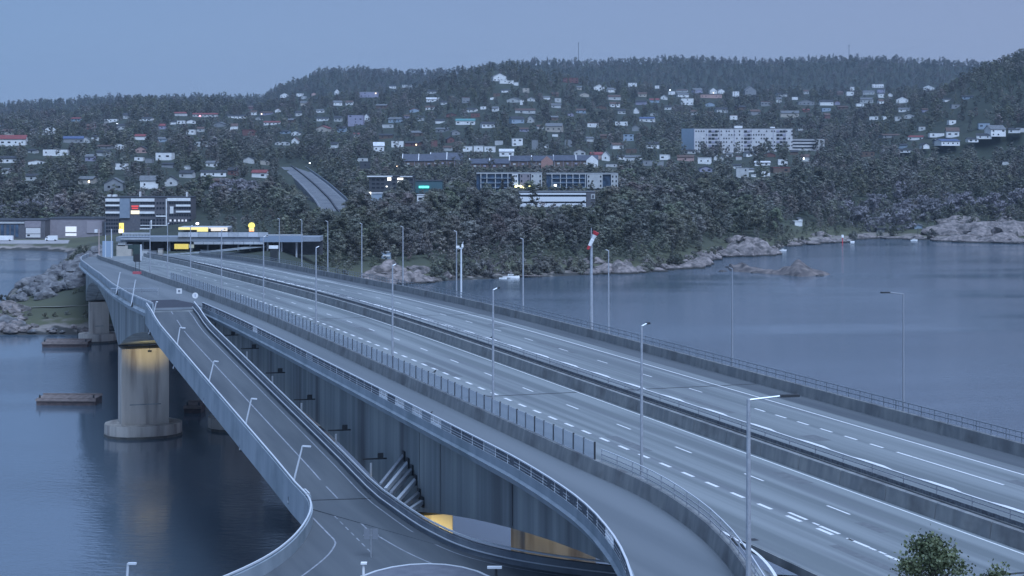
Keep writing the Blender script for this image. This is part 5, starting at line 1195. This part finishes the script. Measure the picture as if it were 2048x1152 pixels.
for i, (x, y, wpx, hpx) in enumerate(OUT):
    Y = EYE * F / (max(y, interp(x, Y_SHORE) + (0 if y > interp(x, Y_SHORE) - 6 else 0)) - HY) if y > interp(x, Y_SHORE) - 6 else (ray_ground(x, y) or 700)
    s = Y / F; z = -.2 if y > interp(x, Y_SHORE) - 6 else tz(x, Y) - .3
    rg_ = 'pink shore ledges under the wooded point' if x < 900 else ('smooth ledge right of the windsock mast' if x < 1300 else ('low rock tongue at the middle shore' if x < 1430 else ('rocky headland in front of the boat' if x < 1560 else ('low spit by the boat mooring' if x < 1700 else 'right far shore'))))
    rock(x, Y + wpx * s * .22, z, wpx * s * .52, wpx * s * .34, hpx * s * (.62 if y < 515 else .85), i + 2, rockm, f'{"broad" if wpx > 44 else "small"} granite hump, {rg_}', 'granite humps: ' + rg_, rr.uniform(-.3, .3))
# small broken rocks along the whole shore
for i in range(110):
    x = rr.choice((rr.uniform(720, 900), rr.uniform(1170, 1440), rr.uniform(1395, 1560), rr.uniform(1562, 2060)))
    Ys_ = EYE * F / (interp(x, Y_SHORE) - HY); off = rr.uniform(-2, 26 if x < 1560 else 10) ; Y = Ys_ + off; s = Y / F
    k = rr.uniform(.7, 2.6) * (1.25 if 1400 < x < 1556 else 1)
    zn = 'under the wooded point' if x < 900 else ('right of the windsock mast' if x < 1400 else ('on the rocky headland' if x < 1560 else 'along the right far shore'))
    rock(x, Y, tz(x, Y) - .1, k * 1.5, k, k * rr.uniform(.5, .9), i, rockm, 'pale broken shore boulder ' + zn, 'broken boulders ' + zn, rr.uniform(0, 6))
# the islet
Yi = EYE * F / (551 - HY); s = Yi / F
isl_ = thing('islet', 'low dark rock islet with a single hump in the open water', 'islet', ((1566 - CX) * s, Yi, 0))
def isle_profile(x): return interp(x, [(1462, 0), (1468, 13), (1490, 15), (1510, 12), (1530, 8), (1548, 9), (1565, 9), (1580, 16), (1598, 23), (1612, 27), (1622, 25), (1632, 12), (1645, 9), (1655, 6), (1666, 0)])
vs = []; fs = []; NX, NYY = 90, 16
for i in range(NX + 1):
    x = 1461 + 206 * i / NX; yw = interp(x, [(1461, 542), (1540, 548), (1600, 553), (1667, 549)]); Yw = EYE * F / (yw - HY); sc_ = Yw / F; h = isle_profile(x) * sc_ * 1.12
    for j in range(NYY + 1):
        v = j / NYY; dY = (v * 16 - 1) * (h / 3 + .35); q = sin(pi * min(1, v * 1.02)) ** .6 if v < 1 else 0
        zz = h * q * (.86 + .28 * noise.noise(Vector((x * .06, v * 2, 1)))) - .25; vs.append(((x - CX) * sc_, Yw + dY, zz))
for i in range(NX):
    for j in range(NYY): a = i * (NYY + 1) + j; fs.append((a, a + 1, a + NYY + 2, a + NYY + 1))
me = bpy.data.meshes.new('rock'); me.from_pydata([Vector(p) - isl_.location for p in vs], [], fs); me.update()
im = mat('islet_rock', (.09, .08, .08), .85, (.23, .195, .18), .3, bump=.2, bscale=.8, col3=(.06, .055, .055), scale3=.25, coords='World')
o = link('rock', me, im, None); o.parent = isl_; o.location = (0, 0, 0)
for i, (x, y) in enumerate(((1470, 541), (1445, 543), (1510, 546), (1640, 552))):
    rock(x, EYE * F / (y - HY), -.1, 1.6, 1, .7, i, wetrock, 'dark wet skerry beside the islet', 'skerries by the islet')

# ------------------------------------------------------------------ pontoons / fenders in the water left of the piers
timber = mat('weathered_timber', (.17, .135, .125), .9, (.27, .22, .20), 1.2, (1, 1, 3), coords='World')
timd = mat('dark_timber', (.06, .045, .045), .85, (.11, .08, .075), 1.2, coords='World')
def fender(x0, x1, y0, y1, label, yaw=0):
    Y = EYE * F / (y1 - HY); s = Y / F; W = (x1 - x0) * s; H = 1.7; D = (y1 - y0) * s
    D = 5.0
    t = thing('fender_pontoon', label, 'pontoon', (((x0 + x1) / 2 - CX) * s, Y + D / 2, 0), 'fender pontoons round the bridge piers', yaw)
    def part(n, mb, mt):
        me = bpy.data.meshes.new(n); me.from_pydata(mb.v, [], mb.f); me.update(); me.materials.append(mt); ob = bpy.data.objects.new(n, me); C.objects.link(ob); ob.parent = t
    m = MB(); m.box((0, 0, .3), (W, D, 1.9)); part('hull', m, timd)
    n = 9
    for k in range(n): m = MB(); m.box((-W / 2 + (k + .5) * W / n, 0, 1.32), (W / n - .12, D - .3, .14)); part('plank', m, timber)
    m = MB(); m.box((0, -D / 2 - .08, 1.05), (W + .2, .3, .45)); part('rubbing_beam', m, timber)
    m = MB(); m.box((0, D / 2 + .02, 1.45), (W + .2, .3, .45)); part('rubbing_beam', m, timber)
    for sx in (-1, 1): m = MB(); m.cone((sx * (W / 2 - .5), -D / 2 + .6, 1.3), (sx * (W / 2 - .5), -D / 2 + .6, 1.95), .2, .16, 8); part('bollard', m, steel_dark)
fender(84, 174, 674, 695, 'pale timber fender pontoon near the left bank, farther of the two', .02)
fender(73, 192, 784, 811, 'dark reddish timber fender pontoon left of the big pier, nearer of the two', -.03)
fender(368, 402, 790, 826, 'weathered fender pontoon half hidden behind the ramp, right of the big pier')

# ------------------------------------------------------------------ boats
def boat(x, y, Lpx, label, cabin=True, tilt=0, mast=False, z=0):
    Y = EYE * F / (y - HY) if z == 0 else z; s = Y / F; L = Lpx * s; B = L * .34
    t = thing('motor_boat', label, 'boat', ((x - CX) * s, Y, 0.0), None)
    if tilt: t.rotation_euler = (0, radians(tilt), 0); t.location.z = 1.6
    def part(n, mb, mt):
        me = bpy.data.meshes.new(n); me.from_pydata(mb.v, [], mb.f); me.update(); me.materials.append(mt); ob = bpy.data.objects.new(n, me); C.objects.link(ob); ob.parent = t
    m = MB(); rings = []
    for k in range(9):
        u = k / 8; xx = (u - .5) * L; b = B / 2 * (1 - max(0, (u - .45) / .55) ** 2.2 * .97); hh = L * (.09 + .05 * u)
        rings.append([Vector((xx, -b, hh)), Vector((xx, -b * .8, -.15)), Vector((xx, 0, -.35)), Vector((xx, b * .8, -.15)), Vector((xx, b, hh))])
    m.loft(rings); part('hull', m, ww_)
    if cabin:
        m = MB(); m.prism([(-L * .18, -B * .32), (L * .16, -B * .25), (L * .16, B * .25), (-L * .18, B * .32)], L * .10, L * .23); part('cabin', m, ww_)
        m = MB(); m.prism([(-L * .16, -B * .33), (L * .17, -B * .26), (L * .17, B * .26), (-L * .16, B * .33)], L * .15, L * .20); part('window', m, glass_dark)
    if mast: m = MB(); m.cone((0, 0, L * .1), (0, 0, L * .5), .06, .03, 6); part('mast', m, steel_pale)
boat(974, 551, 18, 'white boat tipped up on the shore left of the moored boats', False, 35)
boat(1022, 556, 34, 'white and blue motor boat moored under the trees left of the grey mast', True, 0, True)
boat(1006, 557, 16, 'small open boat left of the moored motor boat', False)
boat(1566, 501, 14, 'small white boat anchored off the rocky headland')
boat(1698, 485, 22, 'white cabin boat moored at the tip of the low spit', True, 0, True)
boat(1828, 481, 14, 'small white boat at the right far shore')
boat(928, 558, 9, 'tiny white dinghy leftmost on the shore under the wooded point', False)
boat(946, 557, 9, 'tiny white dinghy just left of the tipped up boat', False)
b_ = thing('jetty', 'low pale jetty at the shore right of the moored motor boats', 'jetty', ((1062 - CX) * 690 / F, 692, .6))
for k in range(10): m = MB(b_.location); m.box(((1042 + k * 4.6 - CX) * 690 / F, 692, .75), (.78, 2, .16)); m.build('plank', timber, b_)
for k in range(4): m = MB(b_.location); m.cone(((1042 + k * 14 - CX) * 690 / F, 691.4, -2), ((1042 + k * 14 - CX) * 690 / F, 691.4, .7), .15, .15, 6); m.build('pile', timd, b_)
# beacon post by the boat
bc = thing('sea_mark', 'small white sea mark post left of the moored cabin boat on the spit', 'sea mark', ((1685 - CX) * 930 / F, 930, 0))
m = MB(bc.location); m.cone(((1685 - CX) * 930 / F, 930, -1), ((1685 - CX) * 930 / F, 930, 3.2), .3, .2, 8); m.build('post', red, bc)
m = MB(bc.location); m.box(((1685 - CX) * 930 / F, 930, 3.9), (1.1, 1.1, 1.4)); m.build('topmark', ww_, bc)
# hut on the point
h, part, W, H, s = block('signal_hut', 'small blue grey hut with a white band on the point above the pink rocks', 'hut', 763, 782, 504, 518, 700, 3, wmat('blue'), 'white')
rects(h, part, s, [(765, 510, 780, 513)], 'white_band', ww_, .2)
# ------------------------------------------------------------------ lamp posts
ORDL = ['first', 'second', 'third', 'fourth', 'fifth', 'sixth', 'seventh', 'eighth', 'ninth', 'tenth', 'eleventh', 'twelfth', 'thirteenth']
def lamp_post(base, top_z, arm, adir, label, group, r=.11, cat='lamp post', mt=None):
    t = thing('street_lamp', label, cat, base, group)
    m = MB(base); m.cone(base, Vector((base.x, base.y, top_z)), r, r * .6, 10); m.build('pole', mt or steel, t)
    tp = Vector((base.x, base.y, top_z)); m = MB(base); e_ = tp + adir * arm * .62 + Vector((0, 0, .12)); m.cone(tp - Vector((0, 0, .05)), e_, .06, .05, 6); m.build('arm', mt or steel, t)
    m = MB(base); f_ = tp + adir * arm + Vector((0, 0, .14)); m.beam(e_, f_, .28, .12); m.build('lamp_head', steel_dark, t)
    m = MB(base); m.cone(base, base + Vector((0, 0, .35)), r * 1.9, r * 1.7, 8); m.build('base_plate', steel, t)
    return t
for i, x in enumerate((1805, 1463, 1216, 1045, 912, 805, 723, 655, 603, 558)):
    Y = F * 79.25 / (.948 * (x + 200)); t_ = (Y - .3188 * 79.25) / .948
    p = BR(t_, 79.3, dz=.2)
    while abs(CX + F * p.x / p.y - x) > .6 and i > 5: t_ += (CX + F * p.x / p.y - x) * .02; p = BR(t_, 79.3, dz=.2)
    lamp_post(p, p.z + 10.5, 2.1 if i == 0 else .7, -V if i < 2 else -V, f'tall lamp mast on the right hand parapet over the open water, {ORDL[i]} from the right', 'lamp masts along the right parapet', .10 if i < 3 else .12, mt=mat('dull_mast', (.26, .28, .31), .6) if i < 2 else None)
for i, x in enumerate((1283, 986, 785, 632, 527, 443, 381, 335, 300)):
    Y = F * 48.2 / (.948 * (x + 200)); t_ = (Y - .3188 * 48.2) / .948
    p = BR(t_, 46.62, dz=.0) if i > 0 else BR(t_, 47.0, dz=0)
    d = ((x - CX) * Y / F) * V.x + Y * V.y; p = U * t_ + V * min(d, 48.2); p.z = zd(t_)
    lamp_post(p, p.z + 10.7, .6, V, f'lamp mast between the glass screen and the lower carriageway, {ORDL[i]} from the right', 'lamp masts beside the glass screen', .12)
# near tall mast with the long arm
p = px(1497, 798, Y=88.5); lamp_post(Vector((p.x, p.y, 27.0)), p.z, 2.5, Vector((1, .1, .0)), 'nearest tall lamp mast with a long arm reaching right, at the picture bottom', None, .15)
# camera mast beside the right parapet
t_ = (F * 79.3 / (.948 * 1118) - 25.3) / .948; p = BR(t_, 79.6, dz=.2)
cm = thing('camera_mast', 'slim mast with two white cameras on top, paired with the fifth right hand lamp mast', 'camera mast', p)
m = MB(p); m.cone(p, p + Vector((0, 0, 7.9)), .16, .12, 8); m.build('pole', steel_pale, cm)
m = MB(p); m.beam(p + Vector((-.6, 0, 8.0)), p + Vector((.25, 0, 8.0)), .25, .2); m.build('crossbar', steel_pale, cm)
m = MB(p); m.box(p + Vector((-.5, 0, 8.2)), (.5, .9, .3)); m.build('camera', ww_, cm); m = MB(p); m.box(p + Vector((.2, 0, 8.35)), (.3, .4, .45)); m.build('camera', ww_, cm)
m = MB(p); m.beam(p + Vector((.15, 0, 8.4)), p + Vector((.32, 0, 9.0)), .08); m.build('aerial', steel_pale, cm)
# windsock mast
t_ = (F * 79.3 / (.948 * 1376) - 25.3) / .948; p = BR(t_, 79.7, dz=-.5)
ws = thing('windsock_mast', 'thick pale mast on the right parapet carrying a red and white windsock', 'windsock mast', p)
m = MB(p); m.cone(p, p + Vector((0, 0, 12.0)), .23, .15, 12); m.build('pole', steel, ws); m = MB(p); m.cone(p + Vector((0, 0, 12)), p + Vector((0, 0, 13.6)), .09, .05, 6); m.build('pole_tip', steel, ws)
S = (p.y) / F; a = p + Vector((-.45, -.35, 11.0)); bvec = Vector((1.05, -.1, 2.15))
cols_ = [red, ww_, ww_, red, red]; cuts = [0, .2, .5, .62, .82, 1.0]; rads = [.16, .2, .24, .2, .3, .42]
for k in range(5):
    m = MB(p); m.cone(a + bvec * cuts[k], a + bvec * (cuts[k + 1] - .015), rads[k], rads[k + 1], 10); m.build('sock_band', (red, ww_, ww_, ww_, red)[k], ws)
m = MB(p); m.beam(p + Vector((0, 0, 12.6)), a + bvec, .05); m.build('bracket', steel, ws)
# leaning lamps on the outer face of the ramp
for i, (bx, by, tx, ty, hx) in enumerate(((577, 1005, 605, 892, 622), (480, 900, 503, 797, 514), (408, 805, 428, 722, 437), (347, 737, 360, 655, 371), (298, 668, 313, 603, 316), (262, 612, 271, 560, 272), (232, 588, 240, 545, 241))):
    Y = F * 33.2 / (.948 * (bx + 200)); a = px(bx, by, Y=Y); b = px(tx, ty, Y=Y - .2)
    s_ = thing('street_lamp', f'leaning lamp on the outer wall of the ramp, {ORDL[i]} from the near end', 'street lamp', a, 'leaning lamps along the ramp')
    m = MB(a); m.cone(a, b, .11, .075, 8); m.build('pole', steel_pale, s_)
    e_ = px(hx, ty + 1, Y=Y - .2); m = MB(a); m.beam(b, e_, .22, .12); m.build('lamp_head', steel_pale, s_)
    m = MB(a); m.box(a + Vector((.12, .05, .2)), (.3, .3, .7)); m.build('bracket', steel_dark, s_)
p = px(256, 1127, Y=118); s_ = thing('street_lamp', 'lamp with a short arm standing in the lower left corner of the picture', 'street lamp', (p.x - .3, p.y, 18.5))
m = MB(s_.location); m.cone((p.x - .3, p.y, 18.5), p, .11, .08, 8); m.build('pole', steel_pale, s_); m = MB(s_.location); m.beam(p, p + Vector((.55, 0, 0)), .25, .12); m.build('lamp_head', steel_pale, s_)
# small posts on the traffic island
p = px(727, 1128, Y=127); s_ = thing('bollard_lamp', 'short white bollard lamp with a T head on the traffic island', 'bollard lamp', (p.x, p.y, ZJ))
m = MB(s_.location); m.cone((p.x, p.y, ZJ), (p.x, p.y, p.z), .1, .09, 8); m.build('post', ww_, s_); m = MB(s_.location); m.box((p.x + .03, p.y, p.z + .06), (.42, .4, .12)); m.build('cap', ww_, s_)
p = px(992, 1137, Y=125); s_ = thing('street_lamp', 'low dark lamp with a broad flat head at the bottom right of the junction', 'street lamp', (p.x, p.y, ZJ))
m = MB(s_.location); m.cone((p.x, p.y, ZJ), (p.x, p.y, p.z), .1, .09, 8); m.build('pole', steel_dark, s_); m = MB(s_.location); m.box((p.x - .1, p.y, p.z + .08), (1.0, .4, .12)); m.build('lamp_head', steel_pale, s_)
# twin plate road sign at the junction
p = px(742, 1115, 31.4); s_ = thing('road_sign', 'twin plate road sign seen from behind at the junction below the girder', 'road sign', p)
for dx in (-.42, .42): m = MB(p); m.box(p + Vector((dx * .75, 0, 1.8)), (.44, .04, .8)); m.build('plate', mat('sign_back', (.25, .27, .30), .5, metal=.3), s_)
m = MB(p); m.cone(p, p + Vector((0, 0, 2.2)), .04, .04, 6); m.build('post', steel, s_)
m = MB(p); m.beam(p + Vector((-.6, .04, 1.7)), p + Vector((.6, .04, 1.7)), .05); m.build('crossbar', steel, s_)
# road signs at the fork
def sign(x, yb, yt, d, shape, label):
    Y = F * d / (.948 * (x + 200)); a = px(x, yb, Y=Y); b = px(x, yt, Y=Y); s_ = thing('road_sign', label, 'road sign', a)
    m = MB(a); m.cone(a, b, .045, .045, 6); m.build('post', steel, s_)
    if shape == 'round':
        m = MB(a); m.cone(b + Vector((0, -.06, 0)), b + Vector((0, -.02, 0)), .44, .44, 24); m.build('plate', ww_, s_)
        m = MB(a); m.box(b + Vector((0, -.08, .02)), (.07, .02, .42)); m.build('symbol', mat('sign_blue', (.05, .12, .35), .5), s_)
    else:
        m = MB(a); m.box(b + Vector((0, -.04, 0)), (.82, .04, .78)); m.build('plate', ww_, s_)
        m = MB(a); m.box(b + Vector((0, -.07, 0)), (.36, .02, .36)); m.build('symbol', mat('sign_grey', (.25, .27, .3), .5), s_)
sign(390.5, 606, 591, 41.4, 'round', 'round white road sign on the left edge railing at the fork')
sign(358.5, 599, 582, 40.8, 'square', 'square white road sign on a post where the ramp leaves the bridge')
# closed height bar across the ramp head
a = px(222, 577, Y=300); b = px(316, 577, Y=285); s_ = thing('barrier_bar', 'pale horizontal bar barrier crossing the ramp head beyond the fork', 'barrier', px(268, 590, Y=292))
m = MB(s_.location); m.beam(a, b, .14); m.build('bar', steel_pale, s_); m = MB(s_.location); m.beam(a + Vector((0, 0, -.45)), b + Vector((0, 0, -.45)), .1); m.build('bar', steel, s_)
for f_ in (0, .33, .66, 1): q_ = a.lerp(b, f_); m = MB(s_.location); m.box(q_ + Vector((0, 0, -.5)), (.1, .1, 1.1)); m.build('post', steel, s_)
# darker patch on the deck at the ramp head
m = MB(); sheet(m, [BR(268, 35.2), BR(277, 36.0), BR(286, 37.0)], [BR(268, 42.2), BR(277, 42.0), BR(286, 40.6)], .006); m.build('asphalt_patch', mat('patch_asphalt', (.045, .05, .065), .8), pathf, 'structure')
# tall dark traffic signal unit on twin legs with a red foot
Y = 330; p = px(275, 547, Y=Y); s_ = thing('signal_gantry', 'dark box signal unit on thin twin legs over a red base, far bridge end', 'signal', p)
def SG(x0, y0, x1, y1, n, mt, d=.5): m = MB(p); A = px(x0, y0, Y=Y); B = px(x1, y1, Y=Y); m.box((A + B) / 2, (abs(A.x - B.x), d, abs(A.z - B.z))); m.build(n, mt, s_)
green = mat('dark_green_metal', (.035, .06, .055), .6)
SG(267, 489, 280, 522, 'cabinet', green); SG(268.5, 508, 280.5, 523.5, 'lower_box', steel_dark, .7); SG(256, 490, 267.5, 498, 'side_arm', green); SG(280.5, 489, 283.5, 521, 'white_pole', steel_pale, .2)
for x in (271, 278): SG(x, 523, x + .9, 546, 'leg', steel_dark, .08)
SG(266, 543, 282, 548, 'foot', mat('faded_red', (.45, .10, .12), .7), .8)
# thin pole pair in front of the office block
for x, y0, y1, w_ in ((211, 470, 516, 2.5), (223, 458, 520, 3), (198, 458, 521, 2.2), (333, 400, 528, 1.4), (382, 470, 540, 1.4)):
    if x in (382, 333): continue
    Y = 560; a = px(x, y1, Y=Y); b = px(x, y0, Y=Y); q_ = thing('pole', {211: 'left slim blue grey pole of the pair at the far bridge end', 223: 'right thick blue grey pole of the pair at the far bridge end', 198: 'pale orange lit pole left of the pole pair at the far bridge end'}[x], 'pole', a)
    m = MB(a); m.cone(a, b, w_ * .06, w_ * .05, 8); m.build('shaft', steel_pale if x != 198 else mat('peach_pole', (.6, .45, .4), .6), q_)
    if x == 198: m = MB(a); m.box(b + Vector((-.9, 0, -.6)), (.9, .4, 1.0)); m.build('lamp_head', ww_, q_)
# blue panel wall
m_ = thing('site_screen', 'pale blue grey screen wall between the poles at the far bridge end', 'screen', px(216, 520, Y=575))
m = MB(m_.location); A = px(205, 482, Y=575); B = px(226, 520, Y=575); m.box((A + B) / 2, (B.x - A.x, .4, A.z - B.z)); m.build('panel', mat('pale_blue_panel', (.30, .38, .48), .6), m_)
# pale rubble wall and stacks left of the signal unit
for i, (x0, y0, x1, y1, c) in enumerate(((233, 490, 262, 518, 'beige'), (284, 500, 297, 518, 'pale'), (300, 503, 312, 518, 'grey'), (316, 498, 324, 518, 'beige'), (236, 486, 250, 492, 'pale'))):
    bb = thing('works_cabin', ('beige site cabin left of the signal unit', 'pale site cabin right of the signal unit', 'grey container right of the signal unit', 'narrow beige cabin farthest right of the signal unit', 'small pale box on top of the beige site cabin')[i], 'cabin', px((x0 + x1) / 2, y1, Y=590))
    m = MB(bb.location); A = px(x0, y0, Y=590); B = px(x1, y1, Y=590); m.box((A + B) / 2 + Vector((0, 1, 0)), (B.x - A.x, 2.2, A.z - B.z)); m.build('body', wmat(c), bb)
    m = MB(bb.location); m.box(((A.x + B.x) / 2, 591, A.z + .05), (B.x - A.x + .2, 2.4, .15)); m.build('roof', rmat('grey'), bb)
# bridge-end cabinet and white covered unit on the right (x~548)
p = px(548, 523, Y=430); s_ = thing('signal_cabinet', 'dark cabinet with a white cover on the far right parapet', 'cabinet', p)
m = MB(p); m.box(p + Vector((0, 0, 1.6)), (1.7, 1, 3.0)); m.build('body', steel_dark, s_); m = MB(p); m.box(p + Vector((-.1, 0, 3.4)), (2.1, 1.2, .7)); m.build('cover', ww_, s_)
# sagging path lamp wire on the hill and antenna masts
for x, y0, y1, Y, lb in ((1157, 84, 122, 3900, 'thin antenna mast on the middle of the far ridge'), (1698, 88, 113, 3900, 'thin antenna mast on the right of the far ridge'), (1019, 118, 134, 2490, 'short mast on the wooded hilltop above the white villa')):
    z1 = EYE + (HY - y0) * Y / F; z0 = EYE + (HY - y1) * Y / F - 15; X = (x - CX) * Y / F
    t = thing('antenna_mast', lb, 'antenna mast', (X, Y, z0)); m = MB(t.location); m.cone((X, Y, z0), (X, Y, z1), .6, .3, 6); m.build('shaft', steel_dark, t)
    m = MB(t.location); m.box((X, Y, z1 - 4), (2.4, 2.4, 1.2)); m.build('platform', steel_dark, t)
# lit street lamps far off
for i, (x, y, c) in enumerate(((668, 353, 'w'), (620, 326, 'c'), (400, 232, 'r'), (1600, 360, 'c'), (910, 322, 'w'), (943, 331, 'c'), (1390, 302, 'c'), (1480, 300, 'c'), (395, 447, 'c'), (794, 333, 'w'), (1606, 317, 'c'), (1530, 405, 'c'), (235, 248, 'c'), (765, 241, 'c'), (1340, 180, 'c'))):
    Y = ray_ground(x, y + 6) or 1200; X = (x - CX) * Y / F; zt = EYE - (y - HY) * Y / F; zb = min(tz(x, Y), zt - 4)
    col = {'w': 'warm orange', 'c': 'cool white', 'r': 'red'}[c]
    ln = min(LAND, key=lambda l: (l[0] - x) ** 2 + (l[1] - y) ** 2)[2]
    t = thing('street_lamp', f'{col} lit street lamp, {ORDL[i] if i < 13 else ("fourteenth" if i == 13 else "fifteenth")} distant glow, {"left" if x < min(LAND, key=lambda l: (l[0] - x) ** 2 + (l[1] - y) ** 2)[0] else "right"} of {ln}', 'street lamp', (X, Y, zb))
    m = MB(t.location); m.cone((X, Y, zb), (X, Y, zt), .12, .08, 6); m.build('pole', steel, t)
    k = 1.0 if Y < 1400 else 1.5
    m = MB(t.location); m.cone((X - .6 * k, Y - .3, zt), (X + .6 * k, Y - .3, zt), .45 * k, .45 * k, 8); m.build('lamp_head', mat('lamp_' + c, (.9, .9, .9), .5, emit={'w': (1, .68, .35), 'c': (.85, .92, 1), 'r': (1, .15, .15)}[c], estr=1.9), t)
    PROTECT.append((x - 2, x + 2, y - 2, y + 2, Y))
# footpath on the left bank
pts = []
for x, y in ((-20, 619), (40, 617), (90, 616), (150, 614), (205, 610)):
    Y = ray_ground(x, y, 480, 640) or 530; pts.append(Vector(((x - CX) * Y / F, Y, tz(x, Y) + .25)))
m = MB(); sweep(m, smooth(pts, 2), [(-.7, 0), (.7, 0)], False); structure(m, 'footpath', mat('gravel', (.30, .28, .25), .9, (.36, .33, .30), 2))
# ------------------------------------------------------------------ near tree tops at the bottom right
def near_tree(x, ytop, Y, Wpx, label, seed, nl):
    s = Y / F; R = Wpx * s / 2; zt = EYE - (ytop - HY) * s; base = Vector(((x - CX) * s, Y, zt - 8)); r = random.Random(seed)
    t = thing('near_tree', label, 'tree', base)
    m = MB(base); m.cone(base, base + Vector((0, 0, 7.0)), .12, .03, 8)
    tips = []
    for k in range(60):
        z = 8 * r.uniform(.45, .97); a = r.uniform(0, 6.28); prof = R * 1.35 * max(.05, (1 - (z / 8)) * 2.6) ** .75; q = min(prof, R * 1.25) * r.uniform(.5, 1.05)
        tip = base + Vector((q * cos(a), q * sin(a), min(7.98, z + .15))); m.cone(base + Vector((0, 0, z - .35)), tip, .03, .008, 5); tips.append(tip)
    m.build('trunk', barkm, t)
    vs = []; fs = []
    tips += [base + Vector((r.uniform(-.12, .12), r.uniform(-.1, .1), 8 - .25 * k)) for k in range(4)]
    for tip in tips:
        for _ in range(nl):
            p = tip + Vector((r.gauss(0, .17), r.gauss(0, .17), r.gauss(0, .15))); t1 = Vector((r.gauss(0, 1), r.gauss(0, 1), r.gauss(-.3, 1))).normalized(); t2 = t1.orthogonal(); t2.rotate(__import__('mathutils').Quaternion(t1, r.uniform(0, 6.28))); sz = r.uniform(.05, .10); n = len(vs)
            vs += [p - t1 * sz * .5, p + t2 * sz * .4, p + t1 * sz * .7, p - t2 * sz * .4]; fs.append((n, n + 1, n + 2, n + 3))
    me = bpy.data.meshes.new('leaves'); me.from_pydata([v - base for v in vs], [], fs); me.update()
    o = link('leaves', me, mat('near_leaves', (.06, .08, .04), .6, (.13, .155, .075), 2.5, coords='World'), None); o.parent = t; o.location = (0, 0, 0); o['kind'] = 'stuff'
near_tree(1862, 1086, 52, 260, 'near green tree top rising into the picture at the bottom right', 4, 170)
near_tree(1995, 1146, 52, 60, 'tip of a near tree just touching the bottom right corner', 9, 90)
# ------------------------------------------------------------------ the yellow floodlights under the bridges
def flood(loc_, aim, power, label, size=.8, ang=110):
    ld = bpy.data.lights.new('floodlight', 'SPOT'); ld.energy = power; ld.color = (1, .80, .30); ld.spot_size = radians(ang); ld.spot_blend = .8; ld.shadow_soft_size = .4
    o = bpy.data.objects.new('floodlight_beam', ld); C.objects.link(o); o.rotation_euler = (Vector(aim) - Vector(loc_)).to_track_quat('-Z', 'Y').to_euler()
    t = thing('floodlight', label, 'floodlight', loc_); o.parent = t; o.location = (0, 0, 0)
    m = MB(loc_); m.box(Vector(loc_) + Vector((0, 0, .35)), (.6, .3, .3)); m.build('housing', steel_dark, t)
    m = MB(loc_); m.beam(Vector(loc_) + Vector((0, 0, .5)), Vector(loc_) + Vector((0, 0, 1.6)), .06); m.build('stem', steel_dark, t)
flood(BR(311.0, 40.0, zt2 - .2), BR(316, 40.2, zt2 + 1.0), 330, 'yellow floodlight on the arched head of the big pier left of the ramp')
flood(BR(152.5, 44.5, EYE - 34.5), BR(159, 44.8, EYE - 38), 650, 'yellow floodlight hanging below the girder before the yellow lit pier', ang=130)
flood(BR(151.5, 57.0, EYE - 33.2), BR(159, 58, EYE - 38.5), 110, 'floodlight below the road bridge before the beige pier', ang=130)
# birds on the rails
for i, (x, y, Y) in enumerate(((870, 745, 163), (862, 829, 156), (984, 676, 190))):
    p = px(x, y, Y=Y); b = thing('bird', ('dark bird perched on the glass screen', 'dark bird perched on the left edge railing', 'small dark bird perched by the second lamp mast')[i], 'bird', p)
    v_, f_ = ico(2); m = MB(p); m.add([p + Vector((q.x * .09, q.y * .09, q.z * .11 + .1 + q.x * .06)) for q in v_], f_); m.build('body', steel_dark, b)
    m = MB(p); m.add([p + Vector((.09, 0, .24)) + Vector((q.x * .05, q.y * .05, q.z * .05)) for q in v_], f_); m.cone(p + Vector((.13, 0, .24)), p + Vector((.18, 0, .23)), .012, .002, 5); m.build('head', steel_dark, b)
    m = MB(p); m.cone(p + Vector((-.05, 0, .08)), p + Vector((-.24, 0, -.0)), .04, .015, 5); m.build('tail', steel_dark, b)
